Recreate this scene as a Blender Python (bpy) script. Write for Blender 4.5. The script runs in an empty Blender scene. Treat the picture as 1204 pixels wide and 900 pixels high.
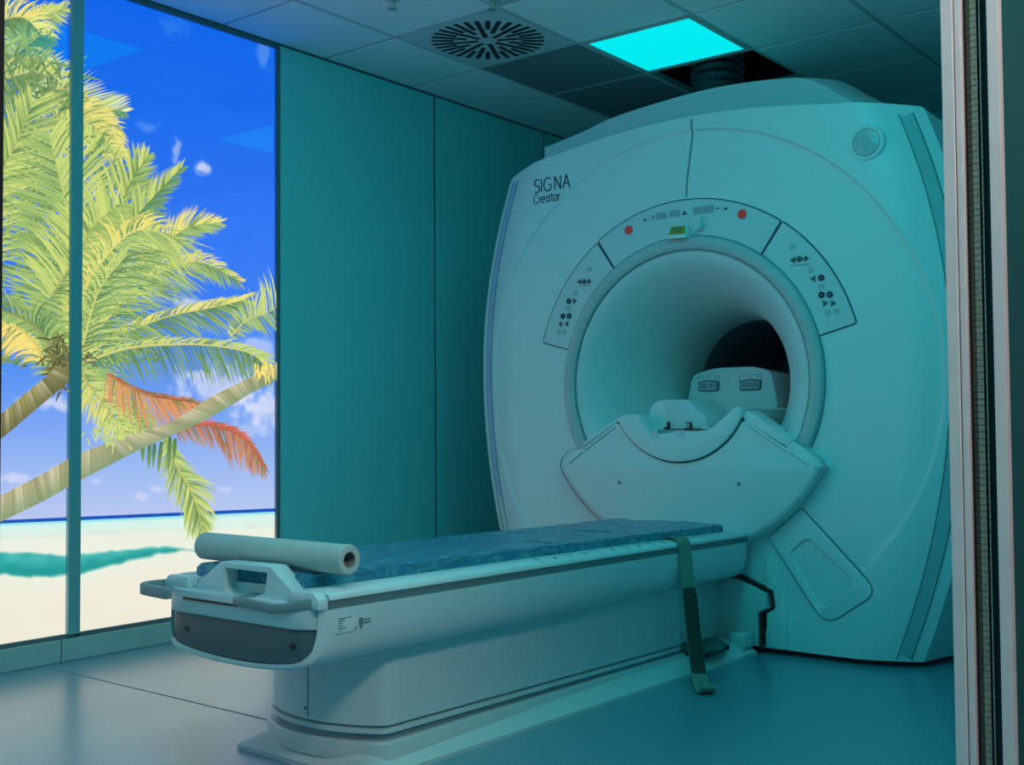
import bpy, bmesh, math, random
from math import sin, cos, pi, radians, hypot, atan2, sqrt
from mathutils import Vector, Matrix

random.seed(7)
S = bpy.context.scene
COL = S.collection

# ------------------------------------------------------------------ helpers
def lin(c):
    c = c / 255.0
    return c / 12.92 if c <= 0.04045 else ((c + 0.055) / 1.055) ** 2.4

def srgb(r, g, b):
    return (lin(r), lin(g), lin(b), 1.0)

def mat(name, color, rough=0.5, spec=0.5, metal=0.0, var=0.06, scale=30.0, bump=0.0, bscale=200.0,
        emit=None, strength=0.0, coat=0.0):
    m = bpy.data.materials.new(name)
    m.use_nodes = True
    nt = m.node_tree
    b = nt.nodes['Principled BSDF']
    b.inputs['Roughness'].default_value = rough
    b.inputs['Specular IOR Level'].default_value = spec
    b.inputs['Metallic'].default_value = metal
    b.inputs['Coat Weight'].default_value = coat
    tc = nt.nodes.new('ShaderNodeTexCoord')
    if var > 0:
        n = nt.nodes.new('ShaderNodeTexNoise')
        n.inputs['Scale'].default_value = scale
        n.inputs['Detail'].default_value = 3.0
        r = nt.nodes.new('ShaderNodeValToRGB')
        r.color_ramp.elements[0].position = 0.3
        r.color_ramp.elements[1].position = 0.7
        lo = [max(0, c * (1 - var)) for c in color[:3]] + [1]
        hi = [min(1, c * (1 + var)) for c in color[:3]] + [1]
        r.color_ramp.elements[0].color = lo
        r.color_ramp.elements[1].color = hi
        nt.links.new(tc.outputs['Object'], n.inputs['Vector'])
        nt.links.new(n.outputs['Fac'], r.inputs['Fac'])
        nt.links.new(r.outputs['Color'], b.inputs['Base Color'])
    else:
        b.inputs['Base Color'].default_value = (*color[:3], 1)
    if bump > 0:
        n2 = nt.nodes.new('ShaderNodeTexNoise')
        n2.inputs['Scale'].default_value = bscale
        bp = nt.nodes.new('ShaderNodeBump')
        bp.inputs['Strength'].default_value = bump
        bp.inputs['Distance'].default_value = 0.002
        nt.links.new(tc.outputs['Object'], n2.inputs['Vector'])
        nt.links.new(n2.outputs['Fac'], bp.inputs['Height'])
        nt.links.new(bp.outputs['Normal'], b.inputs['Normal'])
    if emit:
        b.inputs['Emission Color'].default_value = (*emit[:3], 1)
        b.inputs['Emission Strength'].default_value = strength
    return m

ORIGIN = {}

def tag(o, label=None, cat=None, group=None, kind=None):
    if label: o['label'] = label
    if cat: o['category'] = cat
    if group: o['group'] = group
    if kind: o['kind'] = kind
    return o

def thing(name, loc, label=None, cat=None, group=None, kind=None):
    o = bpy.data.objects.new(name, None)
    o.empty_display_size = 0.1
    COL.objects.link(o)
    o.location = loc
    ORIGIN[o.name] = Vector(loc)
    return tag(o, label, cat, group, kind)

def obj(name, geo, material, parent=None, smooth=True, bevel=0.0, seg=2, angle=35, base=None, recalc=True):
    """link world-space geometry as one mesh object, local to its parent (or its own base)."""
    verts, faces = geo
    pw = ORIGIN[parent.name] if parent else Vector((0, 0, 0))
    if base is None:
        n = max(1, len(verts))
        xs = [v[0] for v in verts]; ys = [v[1] for v in verts]; zs = [v[2] for v in verts]
        base = ((min(xs) + max(xs)) / 2, (min(ys) + max(ys)) / 2, min(zs))
    base = Vector(base)
    me = bpy.data.meshes.new(name)
    me.from_pydata([tuple(Vector(v) - base) for v in verts], [], faces)
    bm = bmesh.new(); bm.from_mesh(me)
    if recalc:
        bmesh.ops.recalc_face_normals(bm, faces=bm.faces[:])
    if bevel > 0:
        ed = [e for e in bm.edges if len(e.link_faces) == 2 and e.calc_face_angle(0) > radians(angle)]
        if ed:
            bmesh.ops.bevel(bm, geom=ed, offset=bevel, segments=seg, profile=0.5, affect='EDGES', clamp_overlap=True)
    for f in bm.faces: f.smooth = smooth
    if smooth:
        for e in bm.edges:
            e.smooth = not (len(e.link_faces) == 2 and e.calc_face_angle(0) > radians(angle))
    bm.to_mesh(me); bm.free()
    if isinstance(material, (list, tuple)):
        for m in material: me.materials.append(m)
    else:
        me.materials.append(material)
    o = bpy.data.objects.new(name, me)
    COL.objects.link(o)
    o.location = base - pw
    if parent: o.parent = parent
    ORIGIN[o.name] = base
    return o

def merge(*geos):
    V, F = [], []
    for v, f in geos:
        k = len(V)
        V += list(v)
        F += [tuple(i + k for i in q) for q in f]
    return V, F

def box(x0, x1, y0, y1, z0, z1):
    v = [(x0, y0, z0), (x1, y0, z0), (x1, y1, z0), (x0, y1, z0), (x0, y0, z1), (x1, y0, z1), (x1, y1, z1), (x0, y1, z1)]
    f = [(0, 3, 2, 1), (4, 5, 6, 7), (0, 1, 5, 4), (1, 2, 6, 5), (2, 3, 7, 6), (3, 0, 4, 7)]
    return v, f

def loft(rings, closed=True, cap0=True, cap1=True):
    V, F = [], []
    n = len(rings[0])
    for r in rings: V += [tuple(p) for p in r]
    for k in range(len(rings) - 1):
        for i in range(n if closed else n - 1):
            j = (i + 1) % n
            F.append((k * n + i, k * n + j, (k + 1) * n + j, (k + 1) * n + i))
    if cap0: F.append(tuple(range(n))[::-1])
    if cap1: F.append(tuple((len(rings) - 1) * n + i for i in range(n)))
    return V, F

def prism(poly, axis, a, b, fn=None):
    """polygon in the other two axes extruded from a to b along axis."""
    def P(u, v, w):
        return {'x': (w, u, v), 'y': (u, w, v), 'z': (u, v, w)}[axis]
    return loft([[P(u, v, a) for u, v in poly], [P(u, v, b) for u, v in poly]])

def spline(pts, per=8):
    """Catmull-Rom through points of any dimension."""
    pts = [tuple(p) for p in pts]
    P = [tuple(2 * a - b for a, b in zip(pts[0], pts[1]))] + pts + [tuple(2 * a - b for a, b in zip(pts[-1], pts[-2]))]
    out = []
    for i in range(1, len(P) - 2):
        for k in range(per):
            t = k / per
            out.append(tuple(0.5 * (2 * b + (c - a) * t + (2 * a - 5 * b + 4 * c - d) * t * t + (3 * b - a - 3 * c + d) * t ** 3)
                             for a, b, c, d in zip(P[i - 1], P[i], P[i + 1], P[i + 2])))
    out.append(pts[-1])
    return out

def tube(path, r, n=10):
    path = [Vector(p) for p in path]
    rings = []
    up = Vector((0, 0, 1))
    for i, p in enumerate(path):
        t = (path[min(i + 1, len(path) - 1)] - path[max(i - 1, 0)]).normalized()
        s = t.cross(up)
        if s.length < 1e-3: s = t.cross(Vector((0, 1, 0)))
        s.normalize(); u = s.cross(t)
        rr = r[i] if isinstance(r, (list, tuple)) else r
        rings.append([p + s * (rr * cos(2 * pi * k / n)) + u * (rr * sin(2 * pi * k / n)) for k in range(n)])
    return loft(rings)

def lathe_y(prof, cx, cz, n=128, a0=0.0, a1=2 * pi, cap=False):
    """profile of (radius, y) about the y axis through (cx, cz)."""
    full = abs(a1 - a0 - 2 * pi) < 1e-6
    m = n if full else n + 1
    V, F = [], []
    for k in range(m):
        a = a0 + (a1 - a0) * k / n
        for r, y in prof: V.append((cx + r * cos(a), y, cz + r * sin(a)))
    q = len(prof)
    for k in range(n):
        k2 = (k + 1) % m
        for i in range(q - 1):
            F.append((k * q + i, k2 * q + i, k2 * q + i + 1, k * q + i + 1))
    return V, F

def disc_y(cx, cz, r, y0, y1, n=28):
    return prism([(cx + r * cos(2 * pi * k / n), cz + r * sin(2 * pi * k / n)) for k in range(n)], 'y', y0, y1)

def text_geo(body, size, loc, thick=0.0008, weight=0.0):
    cu = bpy.data.curves.new('lettering_curve', 'FONT')
    cu.body = body; cu.size = size; cu.extrude = thick; cu.offset = weight
    to = bpy.data.objects.new('lettering_curve', cu)
    COL.objects.link(to)
    dg = bpy.context.evaluated_depsgraph_get()
    me = bpy.data.meshes.new_from_object(to.evaluated_get(dg))
    V = [(loc[0] + v.co.x, loc[1] - v.co.z, loc[2] + v.co.y) for v in me.vertices]
    F = [tuple(p.vertices) for p in me.polygons]
    bpy.data.objects.remove(to); bpy.data.meshes.remove(me); bpy.data.curves.remove(cu)
    return V, F

def width_of(geo):
    xs = [v[0] for v in geo[0]]
    return min(xs), max(xs)

def each(name, geos, m, parent, **k):
    return [obj(name, g, m, parent, **k) for g in geos]

def struct(name, geo, m, **k):
    o = obj(name, geo, m, **k)
    o['kind'] = 'structure'
    return o

# ------------------------------------------------------------------ materials
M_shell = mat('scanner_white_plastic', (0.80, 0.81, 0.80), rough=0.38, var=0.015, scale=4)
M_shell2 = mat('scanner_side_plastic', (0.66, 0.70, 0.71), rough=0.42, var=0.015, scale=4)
M_bore = mat('bore_liner_plastic', (0.74, 0.75, 0.74), rough=0.40, var=0.015, scale=4)
M_tubeshade = mat('bore_inner_liner_shade', (0.12, 0.17, 0.21), rough=0.35, var=0.03, scale=4)  # dark colour stands in for the unlit depth of the bore
M_ring = mat('bore_ring_grey', (0.55, 0.56, 0.55), rough=0.45, var=0.02, scale=6)
M_seam = mat('dark_seam_rubber', (0.06, 0.10, 0.11), rough=0.7, var=0.0)
M_groove = mat('grey_seam', (0.20, 0.26, 0.28), rough=0.7, var=0.0)
M_strip = mat('blue_grey_strip', (0.48, 0.58, 0.80), rough=0.3, var=0.05, scale=8)
M_strip2 = mat('grey_strip', (0.42, 0.55, 0.57), rough=0.4, var=0.05, scale=8)
M_black = mat('black_plastic', (0.012, 0.013, 0.015), rough=0.45, var=0.1)
M_dkgrey = mat('dark_grey_plastic', (0.11, 0.13, 0.14), rough=0.5, var=0.05, scale=12)
M_mdgrey = mat('mid_grey_plastic', (0.27, 0.30, 0.31), rough=0.5, var=0.05, scale=12)
M_bed = mat('table_white_plastic', (0.66, 0.69, 0.70), rough=0.36, var=0.015, scale=5)
M_rail = mat('table_rail_white', (0.72, 0.75, 0.75), rough=0.30, var=0.015, scale=5)
M_band = mat('table_dark_band', (0.16, 0.20, 0.21), rough=0.5, var=0.03, scale=5)
M_base = mat('table_base_plastic', (0.60, 0.63, 0.62), rough=0.35, var=0.03, scale=6)
M_red = mat('red_button', (0.85, 0.06, 0.04), rough=0.4, var=0.05, scale=60, emit=(0.55, 0.02, 0.02), strength=0.15)
M_btn = mat('control_button_grey', (0.50, 0.54, 0.55), rough=0.45, var=0.03)
M_disp = mat('display_window', (0.40, 0.44, 0.46), rough=0.25, var=0.15, scale=400)
M_ink = mat('dark_ink', (0.03, 0.04, 0.05), rough=0.6, var=0.0)
M_yellow = mat('yellow_warning_label', (0.60, 0.34, 0.01), rough=0.6, var=0.1, scale=80)
M_emblem = mat('emblem_metal', (0.50, 0.53, 0.54), rough=0.40, metal=0.2, var=0.03)
M_jambm = mat('emblem_relief', (0.78, 0.80, 0.80), rough=0.35, metal=0.2, var=0.02)
M_wall = mat('wall_panel_paint', (0.30, 0.80, 0.80), rough=0.42, var=0.02, scale=2.0)
M_trim = mat('wall_trim_dark', (0.16, 0.20, 0.22), rough=0.5, var=0.03)
M_mullion = mat('mural_bar_metal', (0.30, 0.50, 0.52), rough=0.4, var=0.03)
M_crease = mat('soft_crease', (0.50, 0.57, 0.58), rough=0.5, var=0.0)
M_print = mat('grey_print', (0.16, 0.21, 0.23), rough=0.6, var=0.0)
M_skirt = mat('skirting_laminate', (0.56, 0.60, 0.58), rough=0.4, var=0.05, scale=10)
M_tile = mat('ceiling_tile', (0.90, 0.93, 0.93), rough=0.85, var=0.03, scale=60, bump=0.08, bscale=300)
M_bar = mat('ceiling_grid_bar', (0.55, 0.58, 0.59), rough=0.5, var=0.02)
M_dktile = mat('ceiling_dark_tile', (0.21, 0.24, 0.27), rough=0.9, var=0.22, scale=240, bump=0.1, bscale=400)
M_void = mat('ceiling_void', (0.015, 0.015, 0.017), rough=0.95, var=0.1)
M_duct = mat('duct_foil', (0.09, 0.095, 0.10), rough=0.35, metal=0.6, var=0.15, scale=40)
M_lamp = mat('cyan_lamp_diffuser', (0.02, 0.3, 0.3), rough=0.5, var=0.0, emit=(0.0, 0.79, 0.82), strength=1.0)
M_lampadd = mat('cyan_lamp_diffuser_added', (0.02, 0.3, 0.3), rough=0.5, var=0.0, emit=(0.0, 0.86, 0.88), strength=7.4)  # strong emission for the lamps added out of view
M_lampoff = mat('unlit_lamp_diffuser', (0.75, 0.76, 0.76), rough=0.5, var=0.0)
M_lampw = mat('control_room_lamp', (0.5, 0.5, 0.5), rough=0.5, var=0.0, emit=(1.0, 0.97, 0.95), strength=30.0)
M_jamb = mat('door_frame_metal', (0.82, 0.70, 0.69), rough=0.45, var=0.04, scale=20)
M_gaskshade = mat('door_gasket_shoulder_shade', (0.10, 0.13, 0.10), rough=0.5, metal=0.3, var=0.3, scale=300)  # gasket metal with its shadow put into the colour
M_gasket = mat('door_finger_gasket', (0.44, 0.37, 0.28), rough=0.35, metal=0.5, var=0.25, scale=300)
M_zip = mat('door_gasket_bead', (0.60, 0.58, 0.52), rough=0.3, metal=0.6, var=0.2, scale=300)
M_paper = mat('paper_roll_white', (0.60, 0.56, 0.52), rough=0.75, var=0.03, scale=30)
M_core = mat('paper_core_card', (0.30, 0.25, 0.23), rough=0.9, var=0.1, scale=60)
M_strap = mat('strap_webbing_green_grey', (0.20, 0.25, 0.20), rough=0.85, var=0.2, scale=500, bump=0.2, bscale=900)
M_hook = mat('strap_hook_panel', (0.045, 0.045, 0.040), rough=0.95, var=0.3, scale=700, bump=0.3, bscale=1200)
M_foot = mat('pedal_green_rubber', (0.06, 0.12, 0.11), rough=0.6, var=0.15, scale=50)
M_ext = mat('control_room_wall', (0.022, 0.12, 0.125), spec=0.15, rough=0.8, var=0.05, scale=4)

# vinyl floor: speckle and one weld seam
M_floor = bpy.data.materials.new('vinyl_floor'); M_floor.use_nodes = True
nt = M_floor.node_tree; bs = nt.nodes['Principled BSDF']
bs.inputs['Roughness'].default_value = 0.30
bs.inputs['Specular IOR Level'].default_value = 0.9
tc = nt.nodes.new('ShaderNodeTexCoord')
n1 = nt.nodes.new('ShaderNodeTexNoise'); n1.inputs['Scale'].default_value = 170; n1.inputs['Detail'].default_value = 4
n2 = nt.nodes.new('ShaderNodeTexNoise'); n2.inputs['Scale'].default_value = 3.5; n2.inputs['Detail'].default_value = 6
r1 = nt.nodes.new('ShaderNodeValToRGB')
r1.color_ramp.elements[0].position = 0.35; r1.color_ramp.elements[0].color = (0.10, 0.26, 0.34, 1)
r1.color_ramp.elements[1].position = 0.65; r1.color_ramp.elements[1].color = (0.16, 0.35, 0.42, 1)
mx = nt.nodes.new('ShaderNodeMixRGB'); mx.blend_type = 'MULTIPLY'; mx.inputs['Fac'].default_value = 0.35
r2 = nt.nodes.new('ShaderNodeValToRGB')
r2.color_ramp.elements[0].position = 0.3; r2.color_ramp.elements[0].color = (0.75, 0.78, 0.8, 1)
r2.color_ramp.elements[1].position = 0.7; r2.color_ramp.elements[1].color = (1, 1, 1, 1)
nt.links.new(tc.outputs['Object'], n1.inputs['Vector']); nt.links.new(tc.outputs['Object'], n2.inputs['Vector'])
nt.links.new(n1.outputs['Fac'], r1.inputs['Fac']); nt.links.new(n2.outputs['Fac'], r2.inputs['Fac'])
nt.links.new(r1.outputs['Color'], mx.inputs['Color1']); nt.links.new(r2.outputs['Color'], mx.inputs['Color2'])
nt.links.new(mx.outputs['Color'], bs.inputs['Base Color'])
rr = nt.nodes.new('ShaderNodeMapRange'); rr.inputs['To Min'].default_value = 0.24; rr.inputs['To Max'].default_value = 0.40
nt.links.new(n2.outputs['Fac'], rr.inputs['Value']); nt.links.new(rr.outputs['Result'], bs.inputs['Roughness'])
bs.inputs['Coat Weight'].default_value = 0.5; bs.inputs['Coat Roughness'].default_value = 0.26

# wrapped pad: blue foam under crinkled clear film
def pad_material(name, c):
    m = bpy.data.materials.new(name); m.use_nodes = True
    nt = m.node_tree; b = nt.nodes['Principled BSDF']
    b.inputs['Roughness'].default_value = 0.32
    b.inputs['Coat Weight'].default_value = 0.55; b.inputs['Coat Roughness'].default_value = 0.14
    tc = nt.nodes.new('ShaderNodeTexCoord')
    mp = nt.nodes.new('ShaderNodeMapping'); mp.inputs['Scale'].default_value = (5.5, 2.4, 6.0)
    mp.inputs['Rotation'].default_value = (0, 0, 0.5)
    n = nt.nodes.new('ShaderNodeTexNoise'); n.inputs['Scale'].default_value = 5.5; n.inputs['Detail'].default_value = 10
    n.inputs['Roughness'].default_value = 0.65; n.inputs['Distortion'].default_value = 1.6
    r = nt.nodes.new('ShaderNodeValToRGB')
    r.color_ramp.elements[0].position = 0.44; r.color_ramp.elements[0].color = (c[0], c[1], c[2], 1)
    r.color_ramp.elements[1].position = 0.66; r.color_ramp.elements[1].color = (c[0] + .14, c[1] * 1.6 + .10, c[2] * 1.2 + .06, 1)  # lighter end paints highlights on the film crinkles
    bp = nt.nodes.new('ShaderNodeBump'); bp.inputs['Strength'].default_value = 1.0; bp.inputs['Distance'].default_value = 0.03
    nt.links.new(tc.outputs['Object'], mp.inputs['Vector']); nt.links.new(mp.outputs['Vector'], n.inputs['Vector'])
    nt.links.new(n.outputs['Fac'], r.inputs['Fac']); nt.links.new(r.outputs['Color'], b.inputs['Base Color'])
    nt.links.new(n.outputs['Fac'], bp.inputs['Height']); nt.links.new(bp.outputs['Normal'], b.inputs['Normal'])
    nt.links.new(bp.outputs['Normal'], b.inputs['Coat Normal'])
    return m
M_pad = pad_material('blue_wrapped_pad', (0.008, 0.27, 0.48))

# printed film on the light boxes: colour attribute, lit from behind, glossy front
M_pic = bpy.data.materials.new('backlit_print'); M_pic.use_nodes = True
nt = M_pic.node_tree; b = nt.nodes['Principled BSDF']
b.inputs['Base Color'].default_value = (0.01, 0.01, 0.01, 1)
b.inputs['Roughness'].default_value = 0.04; b.inputs['Specular IOR Level'].default_value = 0.95
at = nt.nodes.new('ShaderNodeAttribute'); at.attribute_name = 'print'
nt.links.new(at.outputs['Color'], b.inputs['Emission Color']); b.inputs['Emission Strength'].default_value = 1.06

# ------------------------------------------------------------------ room
XW = -4.066; HC = 2.676; TX0, TY0, T = -3.588, 3.720, 0.6
XR = -0.515; YB = 6.6; YF = -0.9
OPEN0, OPEN1, OPENZ = 0.2285, 1.70, 2.25
XO = XR + 0.074

def quad(*p): return list(p), [tuple(range(len(p)))]

struct('floor', box(XW - 0.1, 2.2, YF - 0.6, YB + 0.1, -0.08, 0.0), M_floor, smooth=False, base=(0, 0, 0))
weld = struct('trim_1', box(-3.99, -2.63, 2.2855, 2.2905, 0.0, 0.0012), M_groove, smooth=False)
struct('wall_left', box(XW - 0.14, XW - 0.03, YF, YB, 0, HC), M_wall, smooth=False)
struct('wall_back', box(XW - 0.1, XR + 0.1, YB, YB + 0.1, 0, HC + 0.5), M_wall, smooth=False)
struct('wall_front', box(XW - 0.1, XR + 0.074, YF - 0.1, YF, 0, HC + 0.5), M_wall, smooth=False)
struct('wall_right', merge(box(XR, XO, OPEN1 + 0.0, YB, 0, HC + 0.5), box(XR, XO, YF, OPEN0, 0, HC + 0.5),
                           box(XR, XO, OPEN0, OPEN1, OPENZ, HC + 0.5)), [M_ext], smooth=False)
# inside lining of the right wall so the room side is pale
struct('wall_right_lining', merge(box(XR - 0.012, XR, OPEN1 + 0.05, YB, 0, HC), box(XR - 0.012, XR, YF, OPEN0 - 0.05, 0, HC)), M_wall, smooth=False)
# cladding panels of the left wall beyond the mural
for a, c in ((3.449, 4.506), (4.524, 5.499), (5.517, 6.6)):
    struct('wall_left_panel', box(XW - 0.03, XW, a, c, 0.0, HC - 0.012), M_wall, smooth=False, bevel=0.002)
for i, yy in enumerate((4.515, 5.508)):
    struct('trim_%d' % (i + 2), box(XW - 0.03, XW - 0.006, yy - 0.009, yy + 0.009, 0, HC - 0.012), M_trim, smooth=False)
struct('trim_4', box(XW - 0.03, XW - 0.004, YF, YB, HC - 0.012, HC), M_trim, smooth=False)
# control-room side shell
struct('wall_control_room', merge(box(2.0, 2.1, YF - 0.5, YB, 0, HC + .5), box(XO, 2.1, YF - 0.6, YF - 0.5, 0, HC + .5),
                                  box(XO, 2.1, YB, YB + .1, 0, HC + .5)), M_ext, smooth=False)

# ceiling: grid bars with tiles hung in them, one tile missing over the scanner
tiles = []
special = {(0, 0), (1, 1), (1, 2), (0, 1), (0, 2), (1, -1), (0, -2), (3, -2), (3, -4), (3, -6)}
bars = []
NI = range(-1, 6); NJ = range(-8, 5)
for i in NI:
    for j in NJ:
        x0 = max(XW, TX0 + i * T); x1 = min(XR, TX0 + (i + 1) * T); y0 = max(YF, TY0 + j * T); y1 = min(YB, TY0 + (j + 1) * T)
        if x1 - x0 < 0.03 or y1 - y0 < 0.03: continue
        if (i, j) in special: continue
        tiles.append(box(x0 + 0.011, x1 - 0.011, y0 + 0.011, y1 - 0.011, HC - 0.007, HC + 0.012))
for i in range(0, 7):
    x = TX0 + i * T
    if XW < x < XR: bars.append(box(x - 0.012, x + 0.012, YF, YB, HC - 0.002, HC + 0.03))
for j in NJ:
    y = TY0 + j * T
    if YF < y < YB: bars.append(box(XW, XR, y - 0.012, y + 0.012, HC - 0.0025, HC + 0.03))
bars.append(box(XW, XW + 0.02, YF, YB, HC - 0.002, HC + 0.03))
bars.append(box(XR - 0.02, XR, YF, YB, HC - 0.002, HC + 0.03))
struct('ceiling', merge(*tiles), M_tile, smooth=False, bevel=0.003, seg=1)
struct('ceiling_grid', merge(*bars), M_bar, smooth=False)
struct('ceiling_void', merge(box(XW - .1, XR + .1, YF - .1, YB + .1, HC + 0.75, HC + 0.8)), M_void, smooth=False)
struct('ceiling_void_sides', merge(box(TX0 + T - .01, TX0 + T, TY0 + 2 * T - .3, TY0 + 3 * T + .3, HC + .03, HC + .75),
                                   box(TX0 + T * 2 + .6, TX0 + 2 * T + .61, TY0 + 2 * T - .3, TY0 + 3 * T + .3, HC + .03, HC + .75),
                                   box(TX0 + T, TX0 + 2 * T + .6, TY0 + 3 * T + .3, TY0 + 3 * T + .31, HC + .03, HC + .75),
                                   box(TX0 + T, TX0 + 2 * T + .6, TY0 + 2 * T - .02, TY0 + 2 * T - .012, HC + .03, HC + .75)), M_void, smooth=False)
struct('ceiling_control_room', box(XO, 2.1, YF - 0.6, YB + .1, HC, HC + 0.05), M_tile, smooth=False)

def tile_rect(i, j, m=0.011):
    return TX0 + i * T + m, TX0 + (i + 1) * T - m, TY0 + j * T + m, TY0 + (j + 1) * T - m

def ceiling_lamp(i, j, label, m, group=None):
    x0, x1, y0, y1 = tile_rect(i, j, 0.012)
    t = thing('ceiling_light', ((x0 + x1) / 2, (y0 + y1) / 2, HC - 0.006), label, 'ceiling light', group)
    w = 0.022
    obj('frame', merge(box(x0, x0 + w, y0, y1, HC - .006, HC + .02), box(x1 - w, x1, y0, y1, HC - .006, HC + .02),
                       box(x0 + w, x1 - w, y0, y0 + w, HC - .006, HC + .02), box(x0 + w, x1 - w, y1 - w, y1, HC - .006, HC + .02)),
        M_bar, t, smooth=False)
    obj('diffuser', box(x0 + w, x1 - w, y0 + w, y1 - w, HC - (.055 if m is M_lampadd else .003), HC + .015), m, t, smooth=False)  # diffusers of the added lamps hang lower to light the ceiling
    return t
ceiling_lamp(1, 1, 'lit square cyan ceiling panel beside the open ceiling hole above the scanner', M_lamp)
ceiling_lamp(0, -2, 'square cyan ceiling panel mirrored in the sky of the beach mural', M_lamp)
ceiling_lamp(1, -1, 'unlit white square ceiling panel faintly mirrored in the sky of the beach mural', M_lampoff)
for i_, j_, l_ in ((3, -2, 'cyan ceiling panel added for light over the bare floor beside the strap, out of the picture'),
                   (3, -4, 'cyan ceiling panel added for light over the bare floor between table and doorway, out of the picture'),
                   (3, -6, 'cyan ceiling panel added for light in the row before the doorway, out of the picture')):
    ceiling_lamp(i_, j_, l_, M_lampadd)  # unseen lamps added to brighten the room

for j, lab in ((1, 'dark perforated ceiling tile between the slotted air vent and the lit cyan panel'),
               (2, 'dark perforated ceiling tile beside the open hole, farther from the air vent')):
    x0, x1, y0, y1 = tile_rect(0, j)
    holes = merge(*[box(x0 + .04 + a * .0475, x0 + .046 + a * .0475, y0 + .04 + c * .0475, y0 + .046 + c * .0475, HC - .0032, HC) for a in range(11) for c in range(11)])
    t = thing('ceiling_tile', ((x0 + x1) / 2, (y0 + y1) / 2, HC - 0.003), lab, 'ceiling tile', 'dark perforated ceiling tiles')
    obj('tile_panel', box(x0, x1, y0, y1, HC - .003, HC + .012), M_dktile, t, smooth=False)
    obj('perforations', holes, M_void, t, smooth=False)

# swirl diffuser
x0, x1, y0, y1 = tile_rect(0, 0)
cx, cy = (x0 + x1) / 2, (y0 + y1) / 2
t = thing('air_vent', (cx, cy, HC - 0.006), 'square ceiling air vent with a round burst of dark radial slots', 'air vent')
obj('vent_plate', box(x0, x1, y0, y1, HC - .006, HC + .012), M_shell2, t, smooth=False)
lens = [(.10, .262), (.155, .262), (.045, .262), (.155, .262)]
for k in range(32):
    a = 2 * pi * (k + 0.5) / 32
    ra, rb = lens[k % 4]
    d = Vector((cos(a), sin(a), 0)); s = Vector((-sin(a), cos(a), 0))
    w = 0.0112
    c0 = Vector((cx, cy, HC - 0.0072))
    ring0 = [c0 + d * ra - s * w, c0 + d * rb - s * w, c0 + d * rb + s * w, c0 + d * ra + s * w]
    ring1 = [p + Vector((0, 0, 0.004)) for p in ring0]
    obj('slot', loft([ring0, ring1]), M_black, t, smooth=False)

# sprinklers at the ceiling
for (sx, sy, lab) in ((-3.268, 3.37, 'small brass sprinkler head on the plain tile left of the air vent'),
                      (-2.951, 3.64, 'small brass sprinkler head at the ceiling edge right of the air vent')):
    t = thing('ceiling_sprinkler', (sx, sy, HC - 0.006), lab, 'sprinkler', 'ceiling sprinklers')
    esc = [(sx + .034 * cos(2 * pi * k / 20), sy + .034 * sin(2 * pi * k / 20)) for k in range(20)]
    obj('escutcheon', prism(esc, 'z', HC - .012, HC - .005), M_shell2, t, bevel=.003)
    obj('nozzle', prism([(sx + .011 * cos(2 * pi * k / 12), sy + .011 * sin(2 * pi * k / 12)) for k in range(12)], 'z', HC - .045, HC - .012), M_zip, t, bevel=.002)
    obj('deflector', prism([(sx + .020 * cos(2 * pi * k / 14), sy + .020 * sin(2 * pi * k / 14)) for k in range(14)], 'z', HC - .049, HC - .045), M_zip, t)

# flexible duct in the hole
path = [(-2.68, 5.10, HC - .24), (-2.685, 5.11, HC - 0.05), (-2.69, 5.14, HC + .15), (-2.66, 5.18, HC + .4), (-2.6, 5.2, HC + .72)]
sp = spline(path, 22)
rad = [0.125 + 0.010 * sin(i * 2 * pi / 5.0) for i in range(len(sp))]
dk = obj('flexible_duct', tube(sp, rad, 28), M_duct)
tag(dk, 'ribbed silver flexible duct coming down through the open ceiling hole', 'duct')

# ------------------------------------------------------------------ backlit mural
Hm = (0.001955534960588012, 7.539286267863485e-05, 2.1076664554617714, -0.0005731317306912084, -0.0031415142391708756,
      2.488261324043079, -0.0006114593650660936, 2.1719893739348056e-05)  # baked camera homography: image pixel coordinates onto the left wall plane
def px_to_wall(u, v):
    """image pixels (u across, v down) -> metres (y, z) on the left wall."""
    w = Hm[6] * u + Hm[7] * v + 1
    return (Hm[0] * u + Hm[1] * v + Hm[2]) / w, (Hm[3] * u + Hm[4] * v + Hm[5]) / w

YM = 2.4225; ZB, ZT = 0.102, 2.648
PIC = {0: ([], [], []), 1: ([], [], [])}       # per panel: verts, faces, colours per vertex
LAYER = [0.0]
XP = XW - 0.016
def put(pts, cols):
    """add one small polygon of the print"""
    yz = [px_to_wall(u, v) for u, v in pts]
    k = 0 if sum(p[0] for p in yz) / len(yz) < YM else 1
    V, F, C = PIC[k]
    n = len(V)
    lo, hi = (1.15, 2.41) if k == 0 else (2.435, 3.43)
    for (y, z) in yz:
        V.append((XP + LAYER[0], min(max(y, 1.15), 3.43), min(max(z, ZB - .004), ZT + .004)))
    F.append(tuple(range(n, n + len(pts))))
    C.extend(cols)

def mixc(a, b, t): return tuple(x + (y - x) * t for x, y in zip(a, b))

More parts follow.
